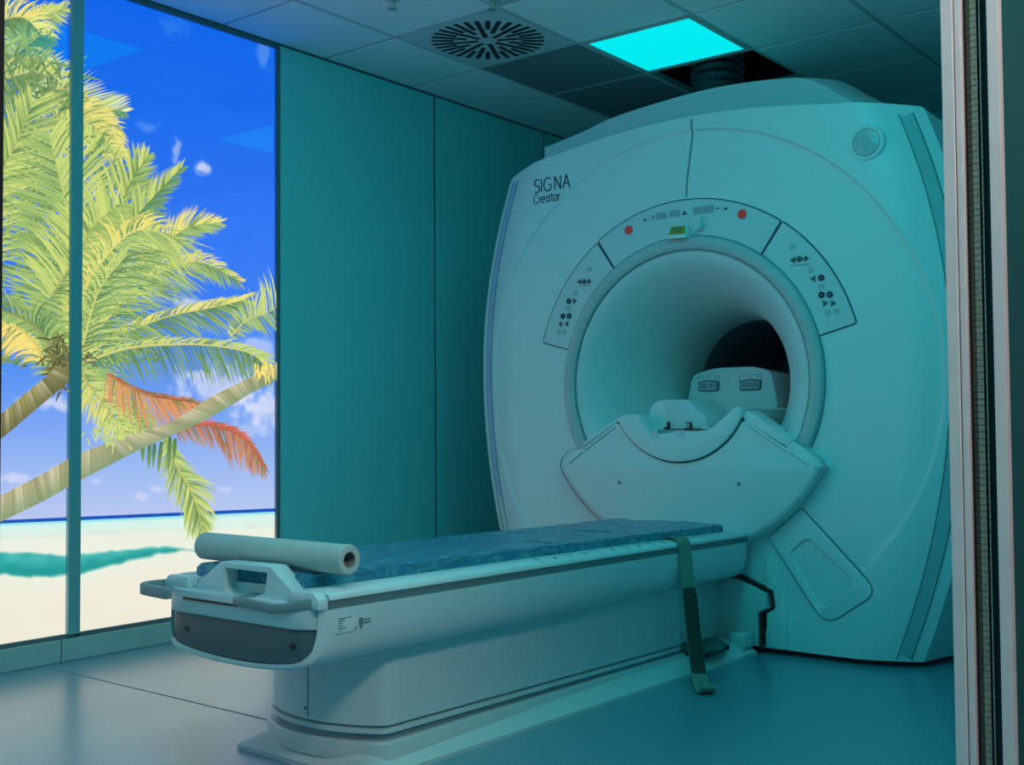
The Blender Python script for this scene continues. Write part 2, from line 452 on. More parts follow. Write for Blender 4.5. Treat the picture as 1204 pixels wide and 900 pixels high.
import numpy as np
rng = np.random.default_rng(3)
def vnoise(u, v, s, seed):
    """cheap value noise"""
    r = np.random.default_rng(seed); g = r.random((64, 64))
    a = (u / s) % 64; c = (v / s) % 64
    i = int(a); j = int(c); f = a - i; h = c - j
    f = f * f * (3 - 2 * f); h = h * h * (3 - 2 * h)
    i2, j2 = (i + 1) % 64, (j + 1) % 64
    return (g[i, j] * (1 - f) + g[i2, j] * f) * (1 - h) + (g[i, j2] * (1 - f) + g[i2, j2] * f) * h
_NG = {}
def fnoise(u, v, s, seed):
    key = seed
    if key not in _NG: _NG[key] = np.random.default_rng(seed).random((64, 64))
    g = _NG[key]
    a = (u / s) % 64; c = (v / s) % 64
    i = int(a); j = int(c); f = a - i; h = c - j
    f = f * f * (3 - 2 * f); h = h * h * (3 - 2 * h)
    i2, j2 = (i + 1) % 64, (j + 1) % 64
    return (g[i, j] * (1 - f) + g[i2, j] * f) * (1 - h) + (g[i, j2] * (1 - f) + g[i2, j2] * f) * h

SKY = [(-40, (6, 92, 222)), (0, (8, 94, 224)), (120, (22, 100, 228)), (230, (44, 108, 234)), (340, (54, 116, 236)), (430, (84, 138, 236)),
       (500, (122, 160, 235)), (560, (156, 182, 234)), (612, (182, 194, 232))]
CLOUDS = [(240, 197, 13, 8, .85), (211, 176, 5, 13, .55), (208, 190, 6, 8, .5), (175, 148, 14, 8, .22), (228, 362, 20, 15, .85), (216, 356, 10, 9, .6),
          (262, 452, 58, 30, .75), (315, 478, 34, 26, .85), (300, 410, 40, 14, .6), (68, 474, 24, 10, .8), (125, 466, 30, 11, .7), (20, 563, 26, 6, .65),
          (62, 567, 22, 4, .5), (117, 566, 7, 4, .6), (165, 583, 16, 5, .6), (184, 576, 9, 5, .7), (265, 576, 14, 4, .5), (300, 505, 30, 10, .4),
          (312, 60, 8, 22, .28), (205, 30, 20, 14, .12), (30, 470, 10, 6, .4)]
def hz(u): return 612.5 - 0.0437 * (u - 3)
def lerp_tab(tab, x):
    if x <= tab[0][0]: return tab[0][1]
    for (a, ca), (b_, cb) in zip(tab, tab[1:]):
        if x <= b_: return mixc(ca, cb, (x - a) / (b_ - a))
    return tab[-1][1]
W_TOP = [(-400, 640), (2, 649), (45, 651), (82, 654), (96, 652), (149, 647), (180, 643.5), (199, 643), (225, 646), (260, 648)]
W_BOT = [(-400, 680), (2, 675.6), (53, 679), (96, 675), (124, 668), (160, 658), (199, 649.5), (225, 647), (260, 648)]
def ftab(tab, x):
    if x <= tab[0][0]: return tab[0][1]
    for (a, ca), (b_, cb) in zip(tab, tab[1:]):
        if x <= b_: return ca + (cb - ca) * (x - a) / (b_ - a)
    return tab[-1][1]
def back_colour(u, v):
    h = hz(u)
    if v < h - .2:
        c = lerp_tab(SKY, v + 0.02 * (u - 150))
        for (cu, cv, ru, rv, al) in CLOUDS:
            d = hypot((u - cu) / ru, (v - cv) / rv)
            if d < 1.6:
                d += (fnoise(u, v, 8, 5) - .5) * .9 + (fnoise(u, v, 3.4, 9) - .5) * .3
                k = max(0.0, min(1.0, (1.15 - d) / .9))
                k = k * k * (3 - 2 * k)
                c = mixc(c, (214, 216, 240), k * al)
        return c
    if v < h + 3.6: return mixc((20, 66, 172), (18, 84, 190), fnoise(u, v, 5, 4))
    s = v - h - 3.6
    wt, wb = ftab(W_TOP, u), ftab(W_BOT, u)
    if s < 4: c = mixc((120, 214, 224), (204, 236, 228), s / 4)
    elif s < 20: c = mixc((204, 236, 228), (224, 234, 220), (s - 4) / 16)
    else: c = (230, 234, 218)
    f = math.exp(-((s - 17 + 3 * (fnoise(u, v, 30, 6) - .5)) / 2.2) ** 2)
    c = mixc(c, (206, 214, 190), .5 * f * fnoise(u, v, 25, 8))
    if v > wt - 3 and v < wb + 4 and wb - wt > .5:
        e = max(0, min(1, (v - wt + 2 * (fnoise(u, v, 7, 12) - .5) + 1) / 3)) * max(0, min(1, (wb - v + 2.5 + 3 * (fnoise(u, v, 9, 13) - .5)) / 4))
        t_ = max(0, min(1, (v - wt) / max(1, wb - wt)))
        tc_ = mixc((94, 196, 188), (34, 156, 150), min(1, t_ * 1.3))
        tc_ = mixc(tc_, (22, 140, 140), .6 * fnoise(u, v * 2.5, 16, 14))
        c = mixc(c, tc_, e)
    elif v >= wb:
        c = mixc(c, (234, 230, 212), max(0, min(1, (v - wb) / 30)))
    c = mixc(c, (224, 218, 196), .35 * fnoise(u, v, 34, 17) * min(1, max(0, (v - 690) / 40)))
    return c

def grid_background():
    us = [-560, -420, -300, -220, -160, -110, -70, -40] + [-20 + 2.4 * i for i in range(int(350 / 2.4) + 2)]
    vs = []
    v = -36.0
    while v < 812:
        vs.append(v)
        v += 0.8 if 604 < v < 622 else (1.6 if 632 < v < 690 else 2.6)
    for k in (0, 1):
        V, F, C = PIC[k]
        n0 = len(V)
        lo, hi = (1.15, YM) if k == 0 else (YM, 3.43)
        for u in us:
            for v in vs:
                sh_ = max(0.0, min(1.0, (v - 300) / 200)) * max(0.0, min(1.0, (800 - v) / 60))
                v2 = v - 0.0437 * (u - 3) * sh_ if u > -60 else v
                y, z = px_to_wall(u, v2)
                V.append((XP, min(max(y, lo), hi), min(max(z, ZB - .004), ZT + .004)))
                C.append(back_colour(u, v2))
        nv = len(vs)
        for a in range(len(us) - 1):
            for b_ in range(nv - 1):
                q = (n0 + a * nv + b_, n0 + (a + 1) * nv + b_, n0 + (a + 1) * nv + b_ + 1, n0 + a * nv + b_ + 1)
                ys = [V[i][1] for i in q]; zs = [V[i][2] for i in q]
                if max(ys) - min(ys) > 1e-5 and max(zs) - min(zs) > 1e-5: F.append(q)
grid_background()

def dirv(a): return (cos(a), sin(a))
def leaf(p, a, L, w, droop, cb, ct):
    """one leaflet: starts at p, heads along angle a (v down), bends down by droop"""
    LAYER[0] += 3e-6
    pts = []
    segs = 3
    x, y = p
    ang = a
    for s_ in range(segs + 1):
        t_ = s_ / segs
        ww = w * (0.7 + 0.6 * t_) * (1 - t_ ** 2.2) if s_ < segs else 0
        dx, dy = dirv(ang)
        pts.append((x, y, -dy * ww / 2, dx * ww / 2))
        x += dx * L / segs; y += dy * L / segs
        # bend toward straight down (pi/2)
        da = math.atan2(sin(pi / 2 - ang), cos(pi / 2 - ang))
        ang += da * droop / segs
    for s_ in range(segs):
        a_, b_ = pts[s_], pts[s_ + 1]
        c0 = mixc(cb, ct, s_ / segs); c1 = mixc(cb, ct, (s_ + 1) / segs)
        if s_ < segs - 1:
            put([(a_[0] - a_[2], a_[1] - a_[3]), (b_[0] - b_[2], b_[1] - b_[3]), (b_[0] + b_[2], b_[1] + b_[3]), (a_[0] + a_[2], a_[1] + a_[3])], [c0, c1, c1, c0])
        else:
            put([(a_[0] - a_[2], a_[1] - a_[3]), (b_[0], b_[1]), (a_[0] + a_[2], a_[1] + a_[3])], [c0, c1, c0])

YG = (208, 217, 118); LG = (168, 193, 108); MG = (132, 166, 92); DG = (76, 116, 72); YL = (240, 222, 120); OL = (150, 150, 84)
DK = (44, 82, 62); TN = (196, 182, 110); OR = (198, 140, 94); RD = (162, 86, 68); TE = (70, 140, 120)
def frond(rach, n, Lu, Ld, au, ad, w=1.7, droop=.35, pal_u=(LG, YG), pal_d=(MG, LG), rc=TN, rw=2.4, jit=.16, start=0.0, ends=(MG, YG)):
    R_ = spline(rach, 10)
    LAYER[0] += 2e-5
    m = len(R_) - 1
    order = list(range(n))
    for k in order:
        t_ = start + (1 - start) * (k + random.random() * .8) / n
        f = t_ * m; i = min(int(f), m - 1); h = f - i
        px, py = R_[i][0] * (1 - h) + R_[i + 1][0] * h, R_[i][1] * (1 - h) + R_[i + 1][1] * h
        ta = atan2(R_[i + 1][1] - R_[i][1], R_[i + 1][0] - R_[i][0])
        for side, Lt, (a0, a1), pal in ((-1, Lu, au, pal_u), (1, Ld, ad, pal_d)):
            if not Lt: continue
            L = ftab([(q / (len(Lt) - 1), Lt[q]) for q in range(len(Lt))], t_)
            if L < 2: continue
            an = radians(a0 + (a1 - a0) * t_)
            a = ta + side * an + random.gauss(0, jit * .5)
            q = random.random()
            cb = mixc(pal[0], pal[1], q)
            ct = mixc(pal[0], pal[1], min(1, q + .35 + .3 * random.random()))
            if random.random() < .24: cb = mixc(cb, DG, .7); ct = mixc(ct, MG, .4)
            leaf((px, py), a, L * (0.82 + .36 * random.random()), w * (0.75 + .5 * random.random()), droop * (.6 + .8 * random.random()), cb, ct)
    LAYER[0] += 8e-6
    for i in range(m):
        a_, b_ = R_[i], R_[i + 1]
        wa = rw * (1 - .8 * i / m) / 2; wb_ = rw * (1 - .8 * (i + 1) / m) / 2
        d = hypot(b_[0] - a_[0], b_[1] - a_[1]) + 1e-9
        nx, ny = -(b_[1] - a_[1]) / d, (b_[0] - a_[0]) / d
        put([(a_[0] - nx * wa, a_[1] - ny * wa), (b_[0] - nx * wb_, b_[1] - ny * wb_), (b_[0] + nx * wb_, b_[1] + ny * wb_), (a_[0] + nx * wa, a_[1] + ny * wa)],
            [rc, rc, mixc(rc, DG, .25), mixc(rc, DG, .25)])

def trunk(up, lo, n, ca, cb, cc):
    U, L_ = spline(up, 12), spline(lo, 12)
    LAYER[0] += 4e-5
    m = min(len(U), len(L_)) - 1
    def at_(P, t_):
        f = t_ * (len(P) - 1); i = min(int(f), len(P) - 2); h = f - i
        return (P[i][0] * (1 - h) + P[i + 1][0] * h, P[i][1] * (1 - h) + P[i + 1][1] * h)
    for k in range(n):
        LAYER[0] += 1e-6
        t0, t1 = k / n, (k + 1) / n
        band = random.random()
        base = mixc(ca, cb, band)
        if random.random() < .16: base = mixc(base, (226, 212, 186), .55)
        if random.random() < .12: base = mixc(base, (126, 118, 88), .35)
        rows = 5
        for r_ in range(rows):
            s0, s1 = r_ / rows, (r_ + 1) / rows
            sk = 0.25 / n
            A0, B0 = at_(U, min(1, t0 + sk)), at_(L_, max(0, t0 - sk)); A1, B1 = at_(U, min(1, t1 + sk)), at_(L_, max(0, t1 - sk))
            c0 = mixc(base, cc, max(0, s0 - .25) * .9); c1 = mixc(base, cc, max(0, s1 - .25) * .9)
            put([mixc(A0, B0, s0), mixc(A1, B1, s0), mixc(A1, B1, s1), mixc(A0, B0, s1)],
                [mixc(c0, cc, .35), c0, c1, mixc(c1, cc, .35)])

# --- the palms, back to front
dens = 1.0
# left palm, top of picture
frond([(-30, 70), (10, 40), (45, 22), (80, 8)], 60, [16, 24, 26, 14], [40, 46, 34, 10], (60, 35), (60, 35), w=2.6, pal_u=(LG, YG), pal_d=(MG, YG), jit=.3)
frond([(-40, 40), (0, 24), (30, 20), (52, 40)], 60, [30, 40, 30, 18], [40, 46, 40, 30], (70, 50), (75, 45), w=2.6, pal_u=(YG, YL), pal_d=(DG, MG), jit=.3)
frond([(-30, 60), (10, 60), (40, 70), (62, 42)], 46, [30, 30, 24, 12], [40, 44, 30, 10], (70, 40), (70, 40), w=2.6, pal_u=(MG, LG), pal_d=(TE, MG), jit=.4)
frond([(-40, 120), (0, 84), (25, 60), (50, 40)], 46, [24, 22, 18, 10], [60, 60, 40, 20], (60, 40), (60, 40), w=2.8, pal_u=(DG, LG), pal_d=(DK, TE), jit=.4)
frond([(-30, 112), (8, 92), (40, 84), (66, 90), (92, 112)], 64, [10, 26, 32, 34, 16], [40, 50, 46, 36, 22], (70, 60), (80, 55), w=2.8, droop=.25, pal_u=(LG, YG), pal_d=(DK, MG), rc=(206, 200, 130), rw=4)
frond([(40, 120), (75, 104), (112, 122), (150, 131)], 58, [20, 32, 36, 32, 10], [20, 24, 22, 10], (75, 30), (60, 40), w=2.2, droop=.02, pal_u=(LG, (226, 232, 176)), pal_d=(TE, MG), jit=.08)
frond([(70, 150), (100, 128), (128, 146), (147, 186)], 70, [20, 26, 24, 16], [44, 52, 40, 16], (60, 40), (60, 40), w=2.8, droop=.5, pal_u=(YG, YL), pal_d=(LG, YL), jit=.3)
frond([(20, 220), (60, 150), (100, 140), (140, 178)], 70, [40, 40, 36, 14], [70, 70, 50, 12], (60, 45), (60, 40), w=2.8, droop=.5, pal_u=(LG, YL), pal_d=(LG, YG), jit=.3)
# shaded tangle behind the big fronds
for k in range(900):
    u = random.uniform(-30, 190); v = random.uniform(60, 430)
    lim = 95 + 95 * max(0, min(1, (v - 150) / 90))
    if u > lim - 8 or v < 60 + .2 * max(0, u): continue
    LAYER[0] -= 2e-6
    leaf((u, v), random.uniform(-2.6, .6), random.uniform(18, 42), random.uniform(3, 5), .2, mixc(DG, MG, .6 * random.random()), mixc(MG, mixc(LG, OL, random.random()), random.random()))
LAYER[0] += 2e-5
# big upright fronds
frond([(80, 420), (60, 320), (30, 220), (12, 150)], 90, [60, 70, 66, 50, 26], [60, 66, 60, 40], (58, 40), (58, 40), w=3.0, droop=.06, pal_u=(MG, LG), pal_d=(DG, LG), jit=.2)
frond([(-40, 330), (-10, 230), (20, 170), (40, 120)], 80, [60, 60, 50, 26], [60, 66, 60, 40], (50, 25), (60, 40), w=3.0, droop=.05, pal_u=(MG, YG), pal_d=(MG, YG), jit=.2)
frond([(90, 420), (88, 330), (80, 250), (60, 160)], 120, [84, 90, 86, 70, 34], [60, 76, 84, 84, 40], (70, 45), (64, 40), w=3.1, droop=.16, pal_u=(MG, LG), pal_d=(LG, YG), rc=(206, 206, 120), rw=3.2, jit=.12)
frond([(98, 400), (120, 300), (150, 225), (176, 182)], 84, [46, 62, 64, 44, 12], [40, 56, 54, 30, 10], (48, 28), (48, 30), w=2.6, droop=.08, pal_u=(LG, YG), pal_d=(MG, LG), rc=(120, 140, 70))
frond([(95, 380), (130, 300), (168, 248), (215, 197)], 90, [46, 54, 48, 30, 12], [46, 50, 42, 30, 10], (56, 26), (46, 22), w=2.4, droop=.10, pal_u=(LG, YG), pal_d=(TE, MG), rc=(110, 130, 66), jit=.12)
frond([(60, 350), (92, 300), (110, 268), (140, 240)], 70, [60, 60, 50, 30], [50, 50, 40, 20], (70, 50), (60, 40), w=2.8, droop=.15, pal_u=(LG, YG), pal_d=(MG, LG), jit=.2)
frond([(150, 330), (190, 292), (222, 268), (258, 262)], 78, [16, 28, 34, 28, 12], [26, 36, 34, 26, 12], (58, 20), (46, 24), w=2.2, droop=.12, pal_u=(YG, YL), pal_d=(MG, LG), rc=(170, 180, 90), jit=.12)
frond([(100, 410), (150, 350), (195, 318), (236, 308), (283, 330)], 86, [14, 20, 24, 26, 12], [56, 62, 54, 36, 12], (58, 26), (52, 28), w=2.1, droop=.45, pal_u=(LG, YL), pal_d=(DG, LG), rc=(206, 204, 110))
frond([(92, 425), (140, 395), (200, 372), (250, 362), (291, 352)], 96, [14, 20, 22, 26, 16], [40, 46, 50, 44, 16], (52, 26), (54, 28), w=2.1, droop=.4, pal_u=(YG, YL), pal_d=(DG, LG), rc=(214, 208, 116))
frond([(272, 396), (292, 376), (312, 369), (345, 352)], 46, [8, 24, 42, 50], [10, 22, 34, 40], (80, 60), (76, 60), w=2.0, droop=.1, pal_u=(LG, YG), pal_d=(MG, LG), rc=(216, 200, 120))
# hanging bright frond
frond([(93, 420), (100, 345), (128, 298), (158, 272), (186, 272)], 110, [20, 30, 36, 36, 26], [70, 96, 112, 96, 46], (50, 45), (70, 28), w=2.0, droop=.5, pal_u=(YG, YL), pal_d=(MG, YG), rc=(240, 222, 120), rw=4.6, jit=.3)
frond([(88, 450), (100, 400), (118, 340), (150, 300)], 70, [36, 44, 40, 20], [60, 84, 90, 60], (60, 40), (70, 30), w=1.8, droop=.5, pal_u=(LG, YG), pal_d=(DG, LG), rc=(226, 214, 120), rw=3.2, jit=.3)
frond([(90, 430), (150, 410), (215, 405), (262, 408), (300, 418), (322, 442)], 110, [12, 18, 20, 24, 26, 12], [26, 46, 52, 46, 40, 12], (50, 26), (76, 46), w=2.0, droop=.5, pal_u=(LG, YG), pal_d=(DG, MG), rc=(222, 212, 124), rw=3.4)
# left side arch and its yellow skirt
frond([(72, 440), (56, 400), (26, 374), (-30, 356)], 80, [30, 36, 30, 20], [26, 36, 40, 36], (60, 45), (60, 45), w=2.4, droop=.4, pal_u=(MG, LG), pal_d=(DG, LG), rc=(150, 156, 90), rw=7)
frond([(52, 428), (40, 402), (16, 384), (-20, 376)], 52, [26, 40, 42, 40], [6, 8, 8, 8], (50, 70), (40, 40), w=2.4, droop=.75, pal_u=(YL, (246, 214, 120)), pal_d=(YL, YG), rc=(240, 210, 110), rw=5)
# dark heart of the crown
for k in range(120):
    a = random.random() * 2 * pi
    leaf((78 + random.gauss(0, 14), 425 + random.gauss(0, 13)), a, 10 + 10 * random.random(), 3.4, .3, mixc((70, 70, 42), (120, 112, 60), random.random()), mixc((96, 100, 54), (160, 150, 86), random.random()))
trunk([(-26, 510), (3, 486), (30, 463), (58, 440), (66, 430)], [(-20, 532), (6, 513), (40, 484), (78, 452), (92, 436)], 26, (168, 160, 96), (124, 122, 70), (92, 92, 52))
# lower fronds
frond([(92, 430), (122, 448), (150, 474), (176, 512)], 90, [10, 26, 36, 34, 14], [30, 48, 54, 46, 16], (60, 40), (62, 40), w=2.1, droop=.45, pal_u=(MG, LG), pal_d=(MG, YG), rc=(206, 196, 110), rw=3.4, jit=.25)
frond([(96, 438), (112, 462), (132, 488), (150, 512)], 80, [20, 26, 24, 12], [26, 36, 30, 14], (60, 45), (65, 45), w=2.0, droop=.5, pal_u=(LG, YG), pal_d=(LG, YL), jit=.35)
frond([(126, 440), (165, 462), (205, 472), (240, 486)], 84, [6, 16, 22, 18, 6], [34, 50, 46, 34, 10], (34, 18), (62, 30), w=2.0, droop=.42, pal_u=(OL, RD), pal_d=(OR, (228, 150, 96)), rc=(206, 120, 66), rw=3.0)
frond([(180, 466), (205, 470), (228, 474), (248, 484)], 34, [10, 14, 14, 6], [22, 22, 16, 6], (30, 18), (50, 30), w=1.7, droop=.3, pal_u=(RD, OR), pal_d=(OR, (236, 150, 92)), rc=RD, rw=2)
frond([(205, 505), (240, 500), (268, 506), (292, 522), (312, 552)], 86, [4, 14, 20, 16, 8], [20, 34, 46, 36, 14], (34, 20), (72, 28), w=1.9, droop=.5, pal_u=(RD, (224, 106, 80)), pal_d=(RD, OR), rc=(196, 92, 62), rw=3.2)
frond([(196, 512), (206, 545), (226, 580), (240, 626)], 92, [4, 26, 36, 34, 10], [14, 30, 46, 40, 14], (56, 28), (50, 26), w=2.2, droop=.3, pal_u=(MG, YG), pal_d=(DG, YG), rc=(206, 200, 110), rw=3.2)
for (u, v, L) in ((176, 520, 34), (182, 522, 30), (190, 520, 40), (200, 514, 46), (168, 520, 26), (206, 516, 30)):
    leaf((u, v), radians(96 + random.gauss(0, 10)), L, 6, .3, DG, MG)
trunk([(-40, 604), (3, 582), (40, 563), (95, 533), (140, 517), (200, 496), (250, 466), (290, 446), (340, 420)],
      [(-34, 632), (3, 613), (50, 590), (95, 565), (165, 529), (230, 500), (270, 478), (300, 460), (340, 440)], 70,
      (222, 204, 164), (158, 150, 106), (118, 146, 104))
for k in range(46):
    leaf((128 + random.gauss(0, 13), 503 + random.gauss(0, 9)), radians(70 + random.gauss(0, 40)), 9 + 5 * random.random(), 2.6, .4, LG, (228, 226, 130))
for k in range(30):
    leaf((300 + random.random() * 24, 436 + random.gauss(0, 5) - (0.2 * k) * .3), radians(80 + random.gauss(0, 25)), 10, 2.4, .4, YL, (244, 214, 110))

pic_things = []
for k, (y0, y1, lab) in enumerate(((1.15, 2.395, 'glowing beach mural panel left of the upright bar, palm crown and thick trunk end'),
                                   (2.45, 3.426, 'glowing beach mural panel right of the upright bar, leaning palm and orange frond'))):
    t = thing('backlit_mural', (XW - 0.02, (y0 + y1) / 2, ZB), lab, 'mural', 'backlit beach mural panels')
    V, F, C = PIC[k]
    o = obj('picture', (V, F), M_pic, t, smooth=False, recalc=False, base=(XW - 0.02, (y0 + y1) / 2, ZB))
    ca = o.data.color_attributes.new('print', 'FLOAT_COLOR', 'POINT')
    arr = np.ones((len(V), 4), dtype=np.float32)
    cc = np.asarray(C, dtype=np.float64) / 255.0
    arr[:, :3] = np.where(cc <= 0.04045, cc / 12.92, ((cc + 0.055) / 1.055) ** 2.4)
    ca.data.foreach_set('color', arr.ravel())
    fw = 0.016
    each('frame_rail', (box(XW - .03, XW - .003, y0, y1, ZB - fw, ZB), box(XW - .03, XW - .003, y0, y1, ZT, ZT + fw)), M_trim, t, smooth=False)
    obj('light_box', box(XW - .03, XW - .0235, y0 - .01, y1 + .01, ZB - fw, ZT + fw), M_trim, t, smooth=False)
t = thing('backlit_mural', (XW - 0.02, .725, ZB), 'unseen glowing panel added for light along the wall before the mural, out of the picture', 'mural', 'backlit beach mural panels')  # third panel added out of view for more mural light
zz_ = [ZB + (ZT - ZB) * k / 60 for k in range(61)]
Vq = [(XP, y, z) for z in zz_ for y in (.32, 1.13)]
o = obj('picture', (Vq, [(2 * k, 2 * k + 1, 2 * k + 3, 2 * k + 2) for k in range(60)]), M_pic, t, smooth=False, recalc=False)
ca = o.data.color_attributes.new('print', 'FLOAT_COLOR', 'POINT')
bt = [(ZB, (238, 234, 218)), (.55, (236, 232, 216)), (.62, (226, 236, 224)), (.70, (30, 80, 190)), (.72, (200, 206, 236)), (1.0, (222, 226, 242)), (1.7, (232, 234, 244)), (2.1, (120, 160, 236)), (ZT, (10, 96, 224))]
cols = [lerp_tab(bt, v[2]) for v in Vq]
ca.data.foreach_set('color', [x for c in cols for x in (*[lin(q) for q in c], 1.0)])
each('frame_rail', (box(XW - .03, XW - .003, .32, 1.13, ZB - .016, ZB), box(XW - .03, XW - .003, .32, 1.13, ZT, ZT + .016)), M_trim, t, smooth=False)
obj('light_box', box(XW - .03, XW - .0235, .30, 1.14, ZB - .016, ZT + .016), M_trim, t, smooth=False)
struct('trim_8', box(XW - .03, XW + .004, 1.135, 1.165, 0.098, HC - .012), M_mullion, smooth=False, bevel=.004)
struct('trim_7', box(XW - .03, XW - .003, YF, .30, 0.086, HC - 0.012), M_wall, smooth=False)
struct('trim_5', merge(box(XW - .03, XW + .004, 2.397, 2.449, 0.098, HC - .012)), M_mullion, smooth=False, bevel=.004)
struct('trim_6', merge(box(XW - .03, XW, 3.428, 3.447, 0.0, HC - .012)), M_trim, smooth=False, bevel=.002)
struct('baseboard_left', merge(box(XW - .03, XW + .008, YF, 2.366, 0, .085), box(XW - .03, XW + .008, 2.371, 3.447, 0, .085)), M_skirt, smooth=False, bevel=.003)

# ------------------------------------------------------------------ scanner
XC, ZC, Y0 = -2.325, 1.064, 4.10
MR = thing('mri_scanner', (XC, 4.85, 0.0), 'large white scanner with a round bore filling the right of the room', 'scanner')
def hw(z):
    return 1.143 - (0.22 if z > 1.15 else 0.172) * (z - 1.15) ** 2
def ztop(d): return 2.158 - 0.14 * d * d + .024 * max(0.0, (abs(d) - .62) / .33)
def fy(d, z):
    """front face depth at (d, z)"""
    e = max(0.0, hw(z) - abs(d))
    g = 0.09 * max(0.0, 1 - e / 0.22) ** 1.35
    r = hypot(d, z - ZC)
    k = max(0.0, min(1.0, (1.041 - r) / 0.012))
    return Y0 + g + 0.010 * k
ZBOT = 0.022
# outline, counter-clockwise from bottom right corner
zc_ = 2.038
OUT = []
def corner_out():
    pts = []
    for k in range(61):
        z = ZBOT + (zc_ - ZBOT) * k / 60; pts.append((hw(z), z))
    dR = hw(zc_)
    zt = ztop(dR)
    pts.append((dR - .004, zc_ + .55 * (zt - zc_)))
    for k in range(1, 80):
        d = (dR - .012) - 2 * (dR - .012) * (k - 1) / 78; pts.append((d, ztop(d)))
    pts.append((-(dR - .004), zc_ + .55 * (zt - zc_)))
    for k in range(61):
        z = zc_ - (zc_ - ZBOT) * k / 60; pts.append((-hw(z), z))
    for k in range(1, 50):
        d = -hw(ZBOT) + 2 * hw(ZBOT) * k / 50; pts.append((d, ZBOT))
    return pts
OUT = corner_out()
DISH = [(.440, .395), (.580, .190), (.712, .296), (.522, .462)]
def in_dish(d, z, grow=1.14):
    c_ = (sum(p[0] for p in DISH) / 4, sum(p[1] for p in DISH) / 4)
    P = [(c_[0] + (a - c_[0]) * grow, c_[1] + (b_ - c_[1]) * grow) for a, b_ in DISH]
    return all((P[(i + 1) % 4][0] - P[i][0]) * (z - P[i][1]) - (P[(i + 1) % 4][1] - P[i][1]) * (d - P[i][0]) > 0 for i in range(4))
rings = []
stations = [0.600, 0.66, 0.72, 0.76, 0.79, 0.82, 0.85, 0.88, 0.91, 0.94, 0.97, 1.0, 1.026, 1.031, 1.035, 1.039, 1.043]
angs = [atan2(z - ZC, d) for d, z in OUT]
for r in stations:
    ring = []
    for (d, z), a in zip(OUT, angs):
        ro = hypot(d, z - ZC); rr_ = min(r, ro * (0.90 + 0.07 * (r - .6) / .45)) if r > .95 else r
        dd, zz = rr_ * cos(a), ZC + rr_ * sin(a)
        ring.append((XC + dd, fy(dd, zz) + (.055 if in_dish(dd, zz) else 0), zz))
    rings.append(ring)
for q in (0.12, .25, .4, .55, .7, .8, .88, .94, .98, 1.0):
    ring = []
    for i, (d, z) in enumerate(OUT):
        p = rings[len(stations) - 1][i]
        d0, z0 = p[0] - XC, p[2]
        dd, zz = d0 + (d - d0) * q, z0 + (z - z0) * q
        ring.append((XC + dd, fy(dd, zz), zz))
    rings.append(ring)
obj('front_cover', loft(rings, True, False, False), M_shell, MR, angle=22)
# side shell: flares out behind the front cover, then runs back
edge = rings[-1]
def flare(y):
    return 0.25 * (y - 4.19) if y < 4.62 else 0.1075 - 0.03 * max(0, (y - 5.1)) / .5
sh = []
for y in (None, 4.22, 4.30, 4.40, 4.50, 4.60, 4.66, 5.2, 5.62, 5.68):
    ring = []
    for (d, z), p in zip(OUT, edge):
        yy = p[1] if y is None else max(y, p[1] + 0.002)
        f_ = 0 if y is None else max(0.0, flare(yy))
        side = min(1.0, max(0.0, (abs(d) - .3) / .5))
        sg = 1 if d > 0 else -1
        dz = 0.0
        if y is not None and z > 1.9: dz = -0.10 * f_ * side / 0.1
        sc_ = 0.97 if y == 5.68 else 1.0
        ring.append((XC + (d + sg * f_ * side) * sc_, yy, z + dz))
    sh.append(ring)
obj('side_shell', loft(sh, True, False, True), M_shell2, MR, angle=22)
obj('plinth', box(XC - .88, XC + .88, 4.20, 5.6, 0.0, 0.03), M_black, MR, smooth=False)

# upper rear casing
prof = [(-.87, 1.95), (-.853, 2.195), (-.835, 2.212), (-.65, 2.247), (-.447, 2.290), (-.2, 2.314), (.015, 2.325), (.218, 2.319), (.40, 2.300), (.47, 2.283),
        (.53, 2.250), (.60, 2.198), (.68, 2.14), (.78, 2.04), (.82, 1.95)]
pf = spline(prof, 4)
rg = []
for y, s_, up_ in ((4.300, .995, -.006), (4.312, 1.0, 0), (4.57, 1.0, .055), (4.60, 1.0, .06), (5.3, 1.02, .06), (5.34, 1.0, .03)):
    rg.append([(XC + d * s_, y, z + up_) for d, z in pf])
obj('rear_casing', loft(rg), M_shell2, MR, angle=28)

# bore ring and liner
obj('bore_ring', lathe_y([(0.603, 4.112), (0.601, 4.100), (0.594, 4.090), (0.575, 4.085), (0.556, 4.088), (0.547, 4.096), (0.545, 4.108)], XC, ZC, 160), M_ring, MR)
each('ring_seam', [lathe_y([(0.6055, 4.1115), (0.6055, 4.1045), (0.601, 4.1045), (0.601, 4.1115)], XC, ZC, 160),
                   lathe_y([(0.547, 4.098), (0.542, 4.098), (0.542, 4.112), (.547, 4.112)], XC, ZC, 160)], M_groove, MR)
obj('bore_liner', lathe_y([(0.545, 4.104), (0.535, 4.104), (0.515, 4.110), (0.485, 4.130), (0.45, 4.165), (0.415, 4.215), (0.38, 4.29), (0.35, 4.385), (0.325, 4.50), (0.308, 4.64), (0.302, 4.80)], XC, ZC, 160), M_bore, MR)
obj('bore_tube', lathe_y([(0.302, 4.80), (0.300, 4.803), (0.300, 5.60), (0.34, 5.70)], XC, ZC, 128), M_tubeshade, MR)

